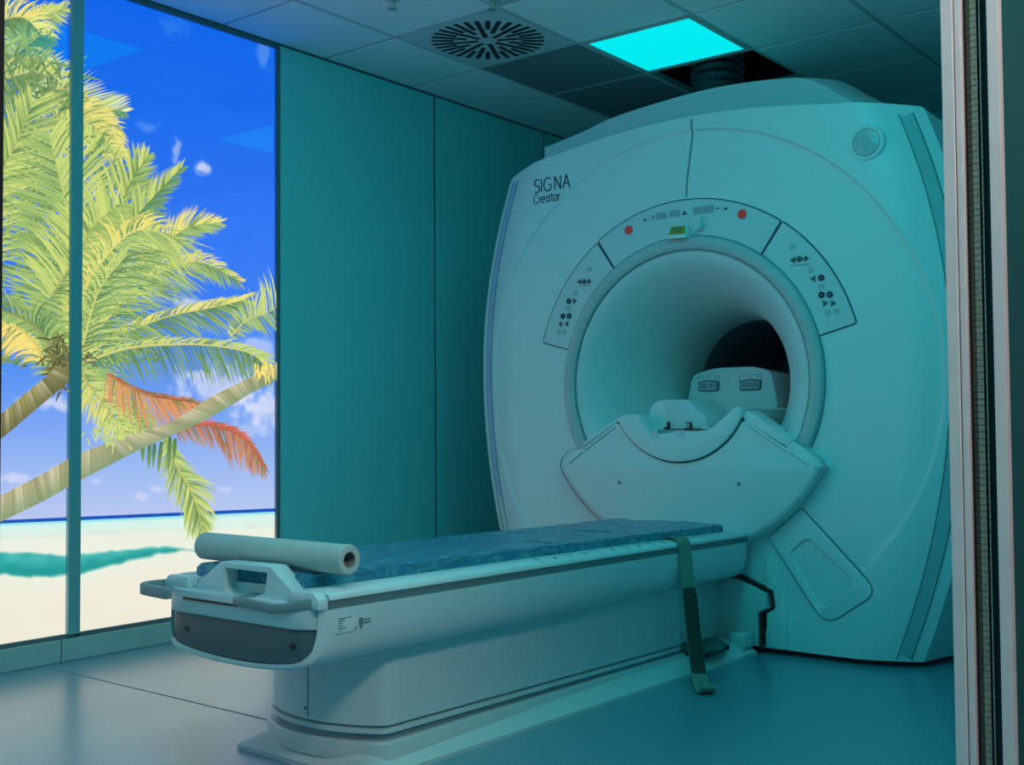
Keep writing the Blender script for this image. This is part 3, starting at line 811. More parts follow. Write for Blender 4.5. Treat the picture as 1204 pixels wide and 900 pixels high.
# ribbons laid on the front cover
def ribbon(pts, w, lift=0.0015, thick=0.002, closed=False):
    """flat ribbon following points (d, z) on the front face"""
    n = len(pts)
    L_, R_ = [], []
    for i, (d, z) in enumerate(pts):
        if closed: a, b_ = pts[(i - 1) % n], pts[(i + 1) % n]
        else: a, b_ = pts[max(i - 1, 0)], pts[min(i + 1, n - 1)]
        tx, tz = b_[0] - a[0], b_[1] - a[1]; q = hypot(tx, tz) + 1e-9
        nx, nz = -tz / q * w / 2, tx / q * w / 2
        L_.append((d + nx, z + nz)); R_.append((d - nx, z - nz))
    rg = []
    for (l, r_) in zip(L_, R_):
        yl, yr = fy(*l) - lift, fy(*r_) - lift
        rg.append([(XC + l[0], yl, l[1]), (XC + r_[0], yr, r_[1]), (XC + r_[0], yr + thick + lift, r_[1]), (XC + l[0], yl + thick + lift, l[1])])
    if closed:
        rg.append(rg[0]); return loft(rg, True, False, False)
    return loft(rg)
def arc(r, a0, a1, n=40): return [(r * cos(radians(a0 + (a1 - a0) * k / n)), ZC + r * sin(radians(a0 + (a1 - a0) * k / n))) for k in range(n + 1)]

# curved light strips by the two sides, each between thin dark lines
def side_line(sg, e, z0, z1, n=50): return [(sg * (hw(z0 + (z1 - z0) * k / n) - e), z0 + (z1 - z0) * k / n) for k in range(n + 1)]
for sg, lab in ((-1, 'pale blue curved strip'), (1, 'blue grey curved strip')):
    s = obj('side_strip', ribbon(side_line(sg, .0625, .56 if sg < 0 else .04, 2.025), .040, .002), M_strip if sg < 0 else M_strip2, MR)
    s['label'] = lab
    each('strip_seam', [ribbon(side_line(sg, .086, .03, 2.03), .004, .0022), ribbon(side_line(sg, .040, .03, 2.03), .005, .0022)], M_groove, MR)
# vertical seam of the top cover
obj('cover_seam', ribbon(spline([(.050, 2.148), (.050, 2.10), (.046, 2.06), (.034, 1.98), (.022, 1.90), (.016, 1.83)], 6), .007, .002), M_groove, MR)
obj('cover_arc', ribbon(arc(1.0365, -66, 86, 90), .003, .0004), M_crease, MR)

# control panels round the bore
def sector(r0, r1, a0, a1, lift, n=36):
    pts = arc(r0, a0, a1, n) + arc(r1, a0, a1, n)[::-1]
    f_ = [(XC + d, fy(d, z) - lift, z) for d, z in pts]; b_ = [(XC + d, fy(d, z) + .004, z) for d, z in pts]
    V = f_ + b_; m = n + 1; F = []
    for k in range(n):
        F.append((k, k + 1, 2 * m - 2 - k, 2 * m - 1 - k))
    N = len(pts)
    for i in range(N): F.append((i, (i + 1) % N, N + (i + 1) % N, N + i))
    return V, F
M_ctl = mat('control_panel_plastic', (0.70, 0.73, 0.73), rough=0.30, var=0.01, scale=4)
panel_parts = {}
for nm, a0, a1, r1 in (('display_panel', 54.9, 123.8, .752), ('control_panel', 124.4, 164.6, .748), ('control_panel', 15.4, 54.3, .753)):
    p = obj(nm, sector(.606, r1, a0 + .2, a1 - .2, .004), M_ctl, MR, smooth=False, base=(XC, Y0, ZC))
    panel_parts.setdefault(nm, []).append(p)
    rad_ = lambda a: [(.604 * cos(radians(a)), ZC + .604 * sin(radians(a))), (r1 * cos(radians(a)), ZC + r1 * sin(radians(a)))]
    obj('panel_seam', merge(ribbon(arc(r1 + .002, a0, a1), .006, .0025), ribbon(rad_(a0), .006, .0025), ribbon(rad_(a1), .006, .0025)), M_seam, p)
YP = Y0 + 0.010 - 0.004     # face of the panels

def put_disc(name, d, z, r, m, parent, h=.002):
    return obj(name, disc_y(XC + d, z, r, YP - h, YP + .001, 20), m, parent)
top = panel_parts['display_panel'][0]
left_p, right_p = panel_parts['control_panel']
for d, z in ((-.262, 1.722), (.270, 1.727)):
    rb = put_disc('stop_button', d, z, .0175, M_red, top, .006)
    obj('button_collar', lathe_y([(.0225, YP + .001), (.0225, YP - .002), (.0185, YP - .002)], XC + d, z, 24), M_btn, rb)
def rect_p(d0, d1, z0, z1, h=.0012): return box(XC + d0, XC + d1, YP - h, YP + .001, z0, z1)
for d0, d1, z0, z1 in ((-.125, -.073, 1.750, 1.778), (-.062, -.012, 1.752, 1.780), (.048, .144, 1.750, 1.780)):
    obj('display_window', rect_p(d0, d1, z0, z1), M_disp, top, smooth=False)
# little symbols beside the windows
def tri(d, z, s, right=True, h=.0014):
    pts = [(XC + d - s * .8 * (1 if right else -1), z - s), (XC + d + s * .8 * (1 if right else -1), z), (XC + d - s * .8 * (1 if right else -1), z + s)]
    return prism(pts, 'y', YP - h, YP + .001)
sym = [box(XC - .187, XC - .183, YP - .0014, YP, 1.750, 1.756), box(XC - .179, XC - .175, YP - .0014, YP, 1.750, 1.756), box(XC - .187, XC - .175, YP - .0014, YP, 1.756, 1.760),
       disc_y(XC + .004, 1.760, .005, YP - .0014, YP, 12), disc_y(XC + .016, 1.758, .0045, YP - .0014, YP, 12), disc_y(XC + .009, 1.768, .004, YP - .0014, YP, 12),
       box(XC + .153, XC + .168, YP - .0014, YP, 1.762, 1.766), disc_y(XC + .196, 1.757, .005, YP - .0014, YP, 12), box(XC + .198, XC + .210, YP - .0014, YP, 1.757, 1.761)]
each('panel_symbol', [merge(*sym[:3]), merge(*sym[3:6]), sym[6], merge(*sym[7:9])], M_ink, top, smooth=False)
each('panel_divider', [box(XC + q - .0006, XC + q + .0006, YP - .0008, YP, 1.742, 1.775) for q in (-.165, .182)], M_groove, top, smooth=False)
obj('indicator_lamp', disc_y(XC - .142, 1.762, .010, YP - .001, YP, 16), M_disp, top)

# laser aperture with its yellow label over the bore
lz = obj('laser_aperture', loft([[(XC - .050, 4.108, 1.664), (XC + .040, 4.108, 1.660), (XC + .030, 4.088, 1.707), (XC - .046, 4.088, 1.710)],
                                 [(XC - .048, 4.062, 1.656), (XC + .036, 4.062, 1.652), (XC + .036, 4.068, 1.667), (XC - .048, 4.068, 1.671)]]), M_shell, MR, bevel=.003)
obj('warning_label', loft([[(XC - .042, 4.086, 1.707), (XC + .024, 4.086, 1.704), (XC + .032, 4.068, 1.670), (XC - .044, 4.068, 1.674)],
                           [(XC - .042, 4.084, 1.7085), (XC + .024, 4.084, 1.7055), (XC + .032, 4.066, 1.6715), (XC - .044, 4.066, 1.6755)]]), M_yellow, lz, smooth=False)
for k in range(2):
    y_, z_ = 4.0795 - k * .007, 1.6985 - k * .0125
    obj('label_text', loft([[(XC - .030, y_, z_ + .001), (XC + .014, y_, z_ - .001), (XC + .015, y_ - .002, z_ - .006), (XC - .031, y_ - .002, z_ - .004)],
                            [(XC - .030, y_ - .002, z_ + .002), (XC + .014, y_ - .002, z_), (XC + .015, y_ - .004, z_ - .005), (XC - .031, y_ - .004, z_ - .003)]]), M_print, lz, smooth=False)
obj('sensor_dome', loft([[(XC + .066, 4.10, 1.690), (XC + .098, 4.10, 1.690), (XC + .090, 4.10, 1.742), (XC + .086, 4.10, 1.742)],
                         [(XC + .070, 4.075, 1.684), (XC + .094, 4.075, 1.684), (XC + .090, 4.096, 1.735), (XC + .086, 4.096, 1.735)]]), M_shell2, MR, bevel=.003)

# buttons on the two side panels
Lb = {'icon': [(-.465, 1.572), (-.540, 1.474), (-.578, 1.408), (-.636, 1.305), (-.605, 1.305)],
      'round': [(-.578, 1.440), (-.611, 1.375), (-.577, 1.374)],
      'arrow': [(-.522, 1.522, 0), (-.504, 1.520, 0), (-.485, 1.519, 1), (-.465, 1.519, 1), (-.544, 1.439, 1), (-.627, 1.340, 0), (-.593, 1.340, 0)]}
Rb = {'icon': [(.481, 1.574), (.554, 1.478), (.595, 1.410), (.619, 1.310), (.653, 1.312)],
      'round': [(.595, 1.444), (.595, 1.379), (.628, 1.378)],
      'arrow': [(.480, 1.522, 0), (.499, 1.524, 0), (.518, 1.524, 1), (.539, 1.524, 1), (.561, 1.444, 0), (.611, 1.346, 1), (.643, 1.344, 1)]}
for pp, B in ((left_p, Lb), (right_p, Rb)):
    for d, z in B['icon']:
        obj('indicator_icon', merge(lathe_y([(.0115, YP), (.0115, YP - .001), (.0095, YP - .001), (.0095, YP)], XC + d, z, 20), disc_y(XC + d, z, .0035, YP - .0014, YP, 8)), M_groove, pp)
    for d, z in B['round']:
        obj('round_button', disc_y(XC + d, z, .0125, YP - .003, YP, 20), M_ink, pp)
        obj('button_mark', disc_y(XC + d, z, .003, YP - .0038, YP - .003, 8), M_btn, pp)
    for d, z, rt in B['arrow']:
        obj('arrow_button', tri(d, z, .0128, bool(rt), .003), M_dkgrey, pp)
    d0 = min(a[0] for a in B['arrow'][:4]); d1 = max(a[0] for a in B['arrow'][:4])
    obj('button_rim', box(XC + d0 - .008, XC + d1 + .008, YP - .0008, YP, 1.500, 1.503), M_groove, pp, smooth=False)

# lower front bay (the curved cover in front of the bore)
YBAY = 4.048
bay = [(-.300, .897, .003), (-.470, .790, .003), (-.530, .784, .4), (-.568, .766, 1), (-.592, .742, 1), (-.600, .715, 1)]
bay += [(d, z, 1) for d, z in arc(.700, -147.5, -29.5, 70)]
bay += [(.614, .725, 1), (.604, .748, 1), (.585, .768, 1), (.540, .800, .6), (.492, .828, .2), (.466, .798, .003), (.300, .905, .003)]
bay += [(.325 * cos(radians(a)), 1.058 + .325 * sin(radians(a)), .003) for a in [-30 - 120 * k / 40 for k in range(41)]]
def bay_ring(off, y):
    n = len(bay); out = []
    for i in range(n):
        p0, p1, p2 = bay[i - 1], bay[i], bay[(i + 1) % n]
        a = Vector((p1[0] - p0[0], p1[1] - p0[1])).normalized(); b_ = Vector((p2[0] - p1[0], p2[1] - p1[1])).normalized()
        n_ = Vector((-(a.y + b_.y), a.x + b_.x))
        n_ = n_.normalized() if n_.length > 1e-6 else Vector((0, 0))
        out.append((XC + p1[0] + n_.x * off * p1[2], y, p1[1] + n_.y * off * p1[2]))
    return out
def capped(rings):
    V, F = loft(rings, True, False, False)
    from mathutils.geometry import tessellate_polygon
    n = len(rings[0]); base_ = (len(rings) - 1) * n
    tris = tessellate_polygon([[Vector((p[0], p[2], 0)) for p in rings[-1]]])
    F += [tuple(base_ + q for q in t_) for t_ in tris]
    return V, F
def plate(poly, y0, y1, bev=0.0):
    bm_pts = [(XC + d, z) for d, z in poly]
    return prism(bm_pts, 'y', y0, y1)
def cap_tri(poly, y0, y1):
    """plate with triangulated caps (safe for concave outlines)"""
    bm = bmesh.new()
    f0 = bm.faces.new([bm.verts.new((XC + d, y0, z)) for d, z in poly])
    r_ = bmesh.ops.extrude_face_region(bm, geom=[f0])
    vs = [g for g in r_['geom'] if isinstance(g, bmesh.types.BMVert)]
    bmesh.ops.translate(bm, verts=vs, vec=(0, y1 - y0, 0))
    bm.faces.ensure_lookup_table()
    bmesh.ops.triangulate(bm, faces=[f for f in bm.faces if len(f.verts) > 4])
    bm.verts.index_update()
    V = [tuple(v.co) for v in bm.verts]; F = [tuple(v.index for v in f.verts) for f in bm.faces]
    bm.free()
    return V, F
bc = obj('bay_cover', capped([bay_ring(o_, y_) for o_, y_ in ((-.004, 4.12), (0, 4.09), (.003, 4.072), (.009, 4.060), (.017, 4.0515), (.026, YBAY))]), M_shell, MR, angle=40)
gask = [(d * 1.010, ZC + (z - ZC) * 1.010) for d, z, w_ in bay if hypot(d, z - ZC) > .60]
obj('bay_gasket', loft([bay_ring(-.006, 4.066), bay_ring(-.0065, 4.070), bay_ring(-.006, 4.074)], True, False, False), M_groove, MR)
for d, z in ((-.286, .648), (.268, .656)):
    obj('screw_cap', disc_y(XC + d, z, .0085, YBAY - .002, YBAY + .001, 16), M_mdgrey, bc)
each('bay_seam', [prism([(XC + a[0], a[1]), (XC + b_[0], b_[1]), (XC + b_[0] + .002, b_[1] - .004), (XC + a[0] + .002, a[1] - .004)], 'y', YBAY - .001, YBAY + .003)
                  for a, b_ in (((-.305, .880), (-.462, .781)), ((.306, .888), (.466, .785)), ((-.470, .776), (-.545, .725)), ((.475, .785), (.556, .735)))], M_groove, bc, smooth=False)
# raised edge blocks left and right of the cradle end (bridge steps)
obj('bridge_step', merge(cap_tri([(-.279, .912), (-.264, .935), (-.20, .935), (-.452, .815), (-.462, .800)][:2] + [(-.43, .845), (-.475, .812), (-.468, .800)], YBAY + .004, 4.16)), M_shell, MR, bevel=.004)
obj('bridge_step', merge(cap_tri([(.279, .915), (.305, .945), (.44, .855), (.489, .830), (.470, .800)], YBAY + .004, 4.16)), M_shell, MR, bevel=.004)
# bridge floor through the bore
for_z = .872
segs = []
br = []
for y in (4.135, 4.16, 4.215, 4.29, 4.385, 4.50, 4.64, 4.80, 5.58):
    R_ = {4.135: .478, 4.16: .452, 4.215: .415, 4.29: .38, 4.385: .35, 4.50: .325, 4.64: .308, 4.80: .302, 5.58: .30}[y]
    h = sqrt(max(0.001, R_ * R_ - (ZC - for_z) ** 2))
    br.append([(XC - h, y, for_z), (XC - h * .5, y, for_z - .004), (XC + h * .5, y, for_z - .004), (XC + h, y, for_z), (XC + h * .8, y, for_z - .03), (XC - h * .8, y, for_z - .03)])
obj('bore_bridge', loft(br), M_bore, MR, angle=40)

# patient cradle end: a curved trough seated in the cut of the bay
N = 36
outer = [(.318 * cos(radians(a)), 1.058 + .318 * sin(radians(a))) for a in [-154 + 130 * k / N for k in range(N + 1)]]
inner = [(.285, .958), (.262, .958), (.235, .935), (.160, .876), (.130, .866), (.02, .862), (-.075, .852), (-.127, .852), (-.150, .880), (-.178, .934), (-.252, .934)]
tro = outer + inner
obj('cradle_end', cap_tri(tro, 4.034, 4.09), M_shell, MR, bevel=.004)
obj('cradle', cap_tri([(-.245, .925), (-.178, .934), (-.150, .880), (-.127, .852), (-.075, .852), (.02, .862), (.13, .866), (.16, .876), (.235, .935), (.262, .958), (.278, .95), (.2, .84), (0, .80), (-.2, .84)], 4.09, 4.565), M_bore, MR, angle=30)
obj('cradle_seam', ribbon([(.3225 * cos(radians(a)), 1.058 + .3225 * sin(radians(a))) for a in [-152 + 126 * k / 40 for k in range(41)]], .006, .062), M_seam, MR)
obj('cradle_slot', box(XC - .06, XC + .115, 4.031, 4.036, .8705, .8745), M_black, MR, smooth=False)
each('cradle_notch', [box(XC - .115, XC - .085, 4.0315, 4.036, .838, .868), box(XC + .005, XC + .035, 4.0315, 4.036, .842, .868)], M_shell2, MR, smooth=False)

# access panel low on the right of the front cover
def rpoly(pts, rad, n=7):
    out = []
    m = len(pts)
    for i in range(m):
        p0, p1, p2 = Vector(pts[i - 1]), Vector(pts[i]), Vector(pts[(i + 1) % m])
        r_ = rad[i] if isinstance(rad, (list, tuple)) else rad
        a, b_ = p1 + (p0 - p1).normalized() * r_, p1 + (p2 - p1).normalized() * r_
        for k in range(n + 1):
            t_ = k / n
            q = a * (1 - t_) ** 2 + p1 * 2 * t_ * (1 - t_) + b_ * t_ ** 2
            out.append((q.x, q.y))
    return out
acc = rpoly([(.363, .448), (.595, .135), (.795, .275), (.501, .566)], [.003, .062, .062, .003])
rec = rpoly([(.440, .395), (.580, .190), (.712, .296), (.522, .462)], [.03, .03, .03, .03])
def face_plate(poly, lift, depth=.006):
    f_ = [(XC + d, fy(d, z) - lift, z) for d, z in poly]; b_ = [(XC + d, fy(d, z) + depth, z) for d, z in poly]
    return loft([f_, b_])
# panel with a dished grip: outline ring plus a sloped dish
accr = []
n_ = len(acc)
cen = (.56, .335)
accr.append([(XC + d, fy(d, z) + .006, z) for d, z in acc])
accr.append([(XC + d, fy(d, z) - .005, z) for d, z in acc])
accr.append([(XC + d * .98 + cen[0] * .02, fy(d, z) - .006, z * .98 + cen[1] * .02) for d, z in acc])
accr.append([(XC + d, fy(d, z) - .006, z) for d, z in rec])
accr.append([(XC + d * .97 + cen[0] * .03, fy(d, z) - .002, z * .97 + cen[1] * .03) for d, z in rec])
accr.append([(XC + d * .80 + cen[0] * .20, fy(d, z) + .040, z * .80 + cen[1] * .20) for d, z in rec])
ap = obj('access_panel', loft(accr), M_shell, MR, angle=30)
obj('panel_seam', ribbon([(d, z) for d, z in acc], .006, .003, closed=True), M_seam, ap)

# pedestal block beside the docked table
obj('pedestal_block', merge(box(XC + .357, XC + .440, 4.086, 4.16, .025, .180)), M_shell, MR, bevel=.006)
obj('pedestal_panel', merge(box(XC + .35, XC + .407, 4.100, 4.16, .02, .36)), M_shell, MR, bevel=.004)

# round emblem
ed, ez = .782, 1.931
ye = fy(ed, ez)
em = obj('emblem', disc_y(XC + ed, ez, .050, ye - .004, ye + .03, 48), M_emblem, MR, bevel=.0015)
obj('emblem_collar', lathe_y([(.068, ye + .012), (.068, ye - .001), (.062, ye - .006), (.054, ye - .006), (.051, ye - .002), (.051, ye + .01)], XC + ed, ez, 48), M_shell, em)
def script_line(pts, w=.0026):
    P = spline(pts, 8)
    return tube([(XC + ed + a * .05, ye - .0055, ez + c * .05) for a, c in P], w, 6)
obj('monogram', merge(script_line([(-.05, .45), (-.25, .55), (-.5, .25), (-.45, -.1), (-.2, -.02), (-.05, .3), (-.12, -.25), (-.35, -.55), (-.55, -.42), (-.2, -.08)]),
                      script_line([(.42, .42), (.25, .56), (.10, .38), (.28, .18), (.12, .02), (.12, -.30), (.38, -.32), (.52, -.05), (.36, .06), (.26, -.12)]),
                      tube([(XC + ed + .041 * cos(q * 2 * pi / 40), ye - .0045, ez + .041 * sin(q * 2 * pi / 40)) for q in range(41)], .0014, 6),
                      *[script_line([(.78 * cos(a), .78 * sin(a)), (.62 * cos(a + .35), .62 * sin(a + .35)), (.66 * cos(a + .9), .66 * sin(a + .9))], .0020) for a in (.5, 2.07, 3.64, 5.21)]),
    M_jambm, em)

# lettering on the front cover
def lettering(body, d0, d1, zb, cap):
    g = text_geo(body, 1.0, (0, 0, 0), 0.0)
    a, b_ = width_of(g)
    zs = [v[2] for v in g[0]]
    hz_ = max(zs)
    V = []
    for v in g[0]:
        d = d0 + (v[0] - a) / (b_ - a) * (d1 - d0); z = zb + v[2] / hz_ * cap
        V.append((d, z))
    front = [(XC + d, fy(d, z) - .0016, z) for d, z in V]
    return front, g[1]
def thin_letters(strokes, d0, zb, sx, sz, w):
    parts = []
    for st in strokes:
        parts.append(ribbon([(d0 + a * sx, zb + b_ * sz) for a, b_ in st], w, .0016, .0005))
    return merge(*parts)
def arcp(cx_, cz_, rx, rz, a0, a1, n=14): return [(cx_ + rx * cos(radians(a0 + (a1 - a0) * k / n)), cz_ + rz * sin(radians(a0 + (a1 - a0) * k / n))) for k in range(n + 1)]
S_ = arcp(.28, .74, .24, .24, 40, 270) + arcp(.28, .26, .26, .26, 90, -135)[1:]
I_ = [(.72, 0), (.72, 1)]
G_ = arcp(1.36, .5, .40, .5, 50, 318, 22) + [(1.68, .46), (1.40, .46)]
N1 = [(2.02, 0), (2.02, 1), (2.58, 0), (2.58, 1)]
A1 = [(2.80, 0), (3.13, 1), (3.46, 0)]; A2 = [(2.92, .36), (3.34, .36)]
obj('lettering', thin_letters([S_, I_, G_, [N1[0], N1[1]], [N1[1], N1[2]], [N1[2], N1[3]], [A1[0], A1[1]], [A1[1], A1[2]], A2], -.762, 1.946, .0575, .060, .0055), M_ink, MR, smooth=False)
C_ = arcp(.36, .5, .34, .5, 50, 310, 18)
r_ = [[(.86, 0), (.86, .66)], [(.86, .42), (.96, .6), (1.12, .67)]]
e_ = [[(1.24, .36), (1.72, .36)] + arcp(1.48, .33, .25, .34, 8, 310, 16)]
a_ = [arcp(2.14, .33, .24, .34, 50, 410, 18), [(2.38, .67), (2.38, 0)]]
t_l = [[(2.72, .92), (2.72, .12), (2.80, .01), (2.94, .02)], [(2.56, .66), (2.94, .66)]]
o_ = [arcp(3.30, .33, .25, .34, 0, 360, 20)]
r2_ = [[(3.74, 0), (3.74, .66)], [(3.74, .42), (3.84, .6), (4.0, .67)]]
obj('lettering', thin_letters([C_] + r_ + e_ + a_ + t_l + o_ + r2_, -.764, 1.897, .0365, .040, .0042), M_ink, MR, smooth=False)

# coil connector housing deep in the bore
cxh = XC
t = thing('coil_connector_unit', (XC - .03, 4.62, .872), 'white wedge-topped connector housing with two sockets inside the bore', 'medical equipment')
fr_ = rpoly([(-.275, .8735), (-.222, 1.114), (-.110, 1.142), (.090, 1.142), (.163, 1.116), (.190, .980), (.180, .8735)], [.003, .03, .04, .03, .02, .01, .003], 5)
hb = obj('housing', loft([[(XC + d, 4.57, z) for d, z in fr_], [(XC + .02 + (d - .02) * .985, 4.60 + .10 * max(0, (z - .95)), z - .003) for d, z in fr_],
                          [(XC + .03 + (d - .03) * .97, 4.86, z - .012) for d, z in fr_]]), M_bore, t, angle=30, bevel=.002)
for d0, d1, sc_lab in ((-.190, -.088, 0), (.015, .117, 1)):
    zc2 = 1.062
    p = rpoly([(d0, zc2 - .024), (d1, zc2 - .024), (d1 + .002, zc2 + .018), ((d0 + d1) / 2, zc2 + .030), (d0 - .002, zc2 + .018)], [.012, .012, .008, .04, .008], 4)
    q = obj('socket', loft([[(XC + d, 4.562, z) for d, z in p], [(XC + d, 4.575, z) for d, z in p]]), M_dkgrey, t, bevel=.002)
    p2 = [((d - (d0 + d1) / 2) * .88 + (d0 + d1) / 2, (z - zc2) * .76 + zc2) for d, z in p]
    obj('socket_face', loft([[(XC + d, 4.559, z) for d, z in p2], [(XC + d, 4.565, z) for d, z in p2]]), M_btn, q)
    obj('socket_pins', merge(*[box(XC + d0 + .014 + k * (d1 - d0 - .028) / 7, XC + d0 + .018 + k * (d1 - d0 - .028) / 7, 4.5575, 4.56, zc2 - .012, zc2 + .012) for k in range(8) if not (sc_lab == 0 and k in (3, 4))] +
                              ([disc_y(XC + d0 + .046, zc2 - .006, .005, 4.5575, 4.56, 10), disc_y(XC + d0 + .060, zc2 + .006, .005, 4.5575, 4.56, 10)] if sc_lab == 0 else [])), M_dkgrey, q, smooth=False)
    obj('socket_plate', merge(*[box(XC + a, XC + a + .0015, 4.5685, 4.571, zc2 + .012, zc2 + .046) for a in (d0 - .002, d1 + .0005)] + [box(XC + d0, XC + d1, 4.5685, 4.571, zc2 + .045, zc2 + .0465)] +
                              [disc_y(XC + a, zc2 + .037, .003, 4.5685, 4.571, 8) for a in (d0 + .018, (d0 + d1) / 2, d1 - .018)]), M_groove, q, smooth=False)
obj('indicator_lamp', disc_y(XC - .039, 1.084, .004, 4.568, 4.571, 10), M_btn, t)

# headrest in front of it
t = thing('headrest', (XC - .03, 4.22, .866), 'small white padded headrest block lying in the cradle before the connector housing', 'headrest')
hp = rpoly([(-.170, .868), (-.180, .955), (-.140, .992), (.005, .987), (.090, .915), (.100, .870)], [.012, .022, .018, .015, .01, .004], 5)
obj('rest_body', loft([[(XC + d, 4.12, z) for d, z in hp], [(XC + d, 4.34, z + .004) for d, z in hp]]), M_shell, t, bevel=.006, angle=40)
pad_ = [(-.075, .884), (.100, .880), (.088, .922), (.008, .991), (-.110, .994)]
obj('rest_pad', loft([[(XC + d, 4.116, z) for d, z in pad_], [(XC + d, 4.344, z + .004) for d, z in pad_]]), M_shell2, t, bevel=.003)
each('clip', [merge(box(XC - .088, XC - .080, 4.108, 4.120, .872, .902), box(XC - .100, XC - .080, 4.108, 4.120, .872, .880)), merge(box(XC + .018, XC + .025, 4.108, 4.120, .870, .900), box(XC - .002, XC + .025, 4.108, 4.120, .868, .876), box(XC + .0, XC + .022, 4.108, 4.12, .896, .900))], M_black, t, smooth=False)

# ------------------------------------------------------------------ patient table
TB = thing('patient_table', (XC, 2.9, 0.0), 'long white patient table on a low column docked to the scanner', 'patient table')
def tz(y, z): return z - 0.0125 * (y - 2.1)
def yfront(d): return 1.812 + 0.050 * max(0.0, (abs(d) - .215) / .09) ** 2
sec = spline([(.305, .457), (.304, .42), (.300, .378), (.286, .342), (.245, .319), (.13, .304), (0, .300), (-.13, .304), (-.245, .319), (-.286, .342), (-.300, .378), (-.304, .42), (-.305, .457)], 4)
rings = []
for y in ('f', 1.95, 2.5, 3.2, 4.02, 4.045):
    ring = []
    for d, z in sec:
        s_ = 1.0 if y != 4.045 else .985
        yy = yfront(d) if y == 'f' else y
        if y in (4.02, 4.045): yy = y - .03 * max(0, (.40 - z) / .1)
        ring.append((XC + d * s_, yy, tz(yy, z)))
    rings.append(ring)
# inner rim of the front end
def inset(k, push): return [(XC + d * k, yfront(d * k) + push, tz(1.8, .457 + (z - .457) * (k - .01))) for d, z in sec]
obj('body', loft([inset(.94, .02), inset(.945, -.004), inset(.985, -.004)] + rings), M_bed, TB, angle=40)
# end panels inside the rim
def end_grid(z0f, z1, push, thick, dmax):
    nd = 24; g = []
    for k in range(nd + 1):
        d = -dmax + 2 * dmax * k / nd
        zl = z0f(d)
        y = yfront(d) + push
        g.append([(XC + d, y, tz(1.8, zl)), (XC + d, y, tz(1.8, z1)), (XC + d, y + thick, tz(1.8, z1)), (XC + d, y + thick, tz(1.8, zl))])
    return loft(g)
def seclow(d):
    P = sorted(sec)
    for (a, za), (b_, zb_) in zip(P, P[1:]):
        if a <= d <= b_:
            return .013 + (za + (zb_ - za) * (d - a) / max(1e-6, b_ - a))
    return .40
obj('end_panel', end_grid(seclow, .408, .006, .03, .283), M_dkgrey, TB, bevel=.003)
obj('end_cap', end_grid(lambda d: .409, .470, -.002, .04, .284), M_bed, TB, bevel=.004)
for d, z in ((-.190, .370), (.225, .372)):
    y = yfront(d)
    obj('bolt_cap', disc_y(XC + d, z, .008, y + .003, y + .012, 14), M_black, TB)

# moulded grip handle standing on the end
gp = [(-.180, .470), (-.176, .482), (-.150, .500), (-.069, .552), (.124, .553), (.203, .498), (.226, .503), (.282, .500), (.292, .488), (.292, .470), (.168, .442), (.03, .446), (.03, .455), (-.12, .448), (-.150, .452)]
hl = [(-.049, .537), (.112, .536), (.103, .486), (.06, .473), (.02, .470), (-.03, .474), (-.052, .484)]
def holed(poly, hole, y0f, y1f, n=0):
    """plate with a hole, bridged by two cuts"""
    bm = bmesh.new()
    vo = [bm.verts.new((XC + d, y0f(d), z)) for d, z in poly]; vi = [bm.verts.new((XC + d, y0f(d), z)) for d, z in hole]
    eds = [bm.edges.new((vo[i], vo[(i + 1) % len(vo)])) for i in range(len(vo))] + [bm.edges.new((vi[i], vi[(i + 1) % len(vi)])) for i in range(len(vi))]
    r_ = bmesh.ops.triangle_fill(bm, edges=eds, use_beauty=True)
    ff = [f for f in r_['geom'] if isinstance(f, bmesh.types.BMFace)]
    e_ = bmesh.ops.extrude_face_region(bm, geom=ff)
    for v in e_['geom']:
        if isinstance(v, bmesh.types.BMVert): v.co.y = y1f(v.co.x - XC)
    bm.verts.index_update()
    V = [tuple(v.co) for v in bm.verts]; F = [tuple(v.index for v in f.verts) for f in bm.faces]
    bm.free()
    return V, F
grip = obj('grip_handle', holed(gp, hl, lambda d: 1.832 + .10 * d * d, lambda d: 1.885 + .10 * d * d), M_rail, TB, bevel=.006, seg=3, angle=50)
obj('grip_lip', end_grid(lambda d: .447 + (0 if d < .17 else .18 * (d - .17)), .470, -.0, .05, .0) if False else
    loft([[(XC + d, yfront(d) - .012, tz(1.8, z0)), (XC + d, yfront(d) - .012, tz(1.8, z0 + .022)), (XC + d, yfront(d) + .06, tz(1.8, z0 + .026)), (XC + d, yfront(d) + .06, tz(1.8, z0))]
          for d, z0 in [(.02, .448), (.06, .447), (.12, .444), (.17, .443), (.22, .450), (.27, .462), (.298, .468)]]), M_mdgrey, TB, bevel=.004)
obj('end_slot_shade', loft([[(XC + d, yfront(d) - .006, .449), (XC + d, yfront(d) - .006, .4545), (XC + d, yfront(d) + .02, .4545), (XC + d, yfront(d) + .02, .449)] for d in (-.19, -.1, 0.0, .03)]), M_black, TB, smooth=False)  # black strip draws the shading under the overhanging grip

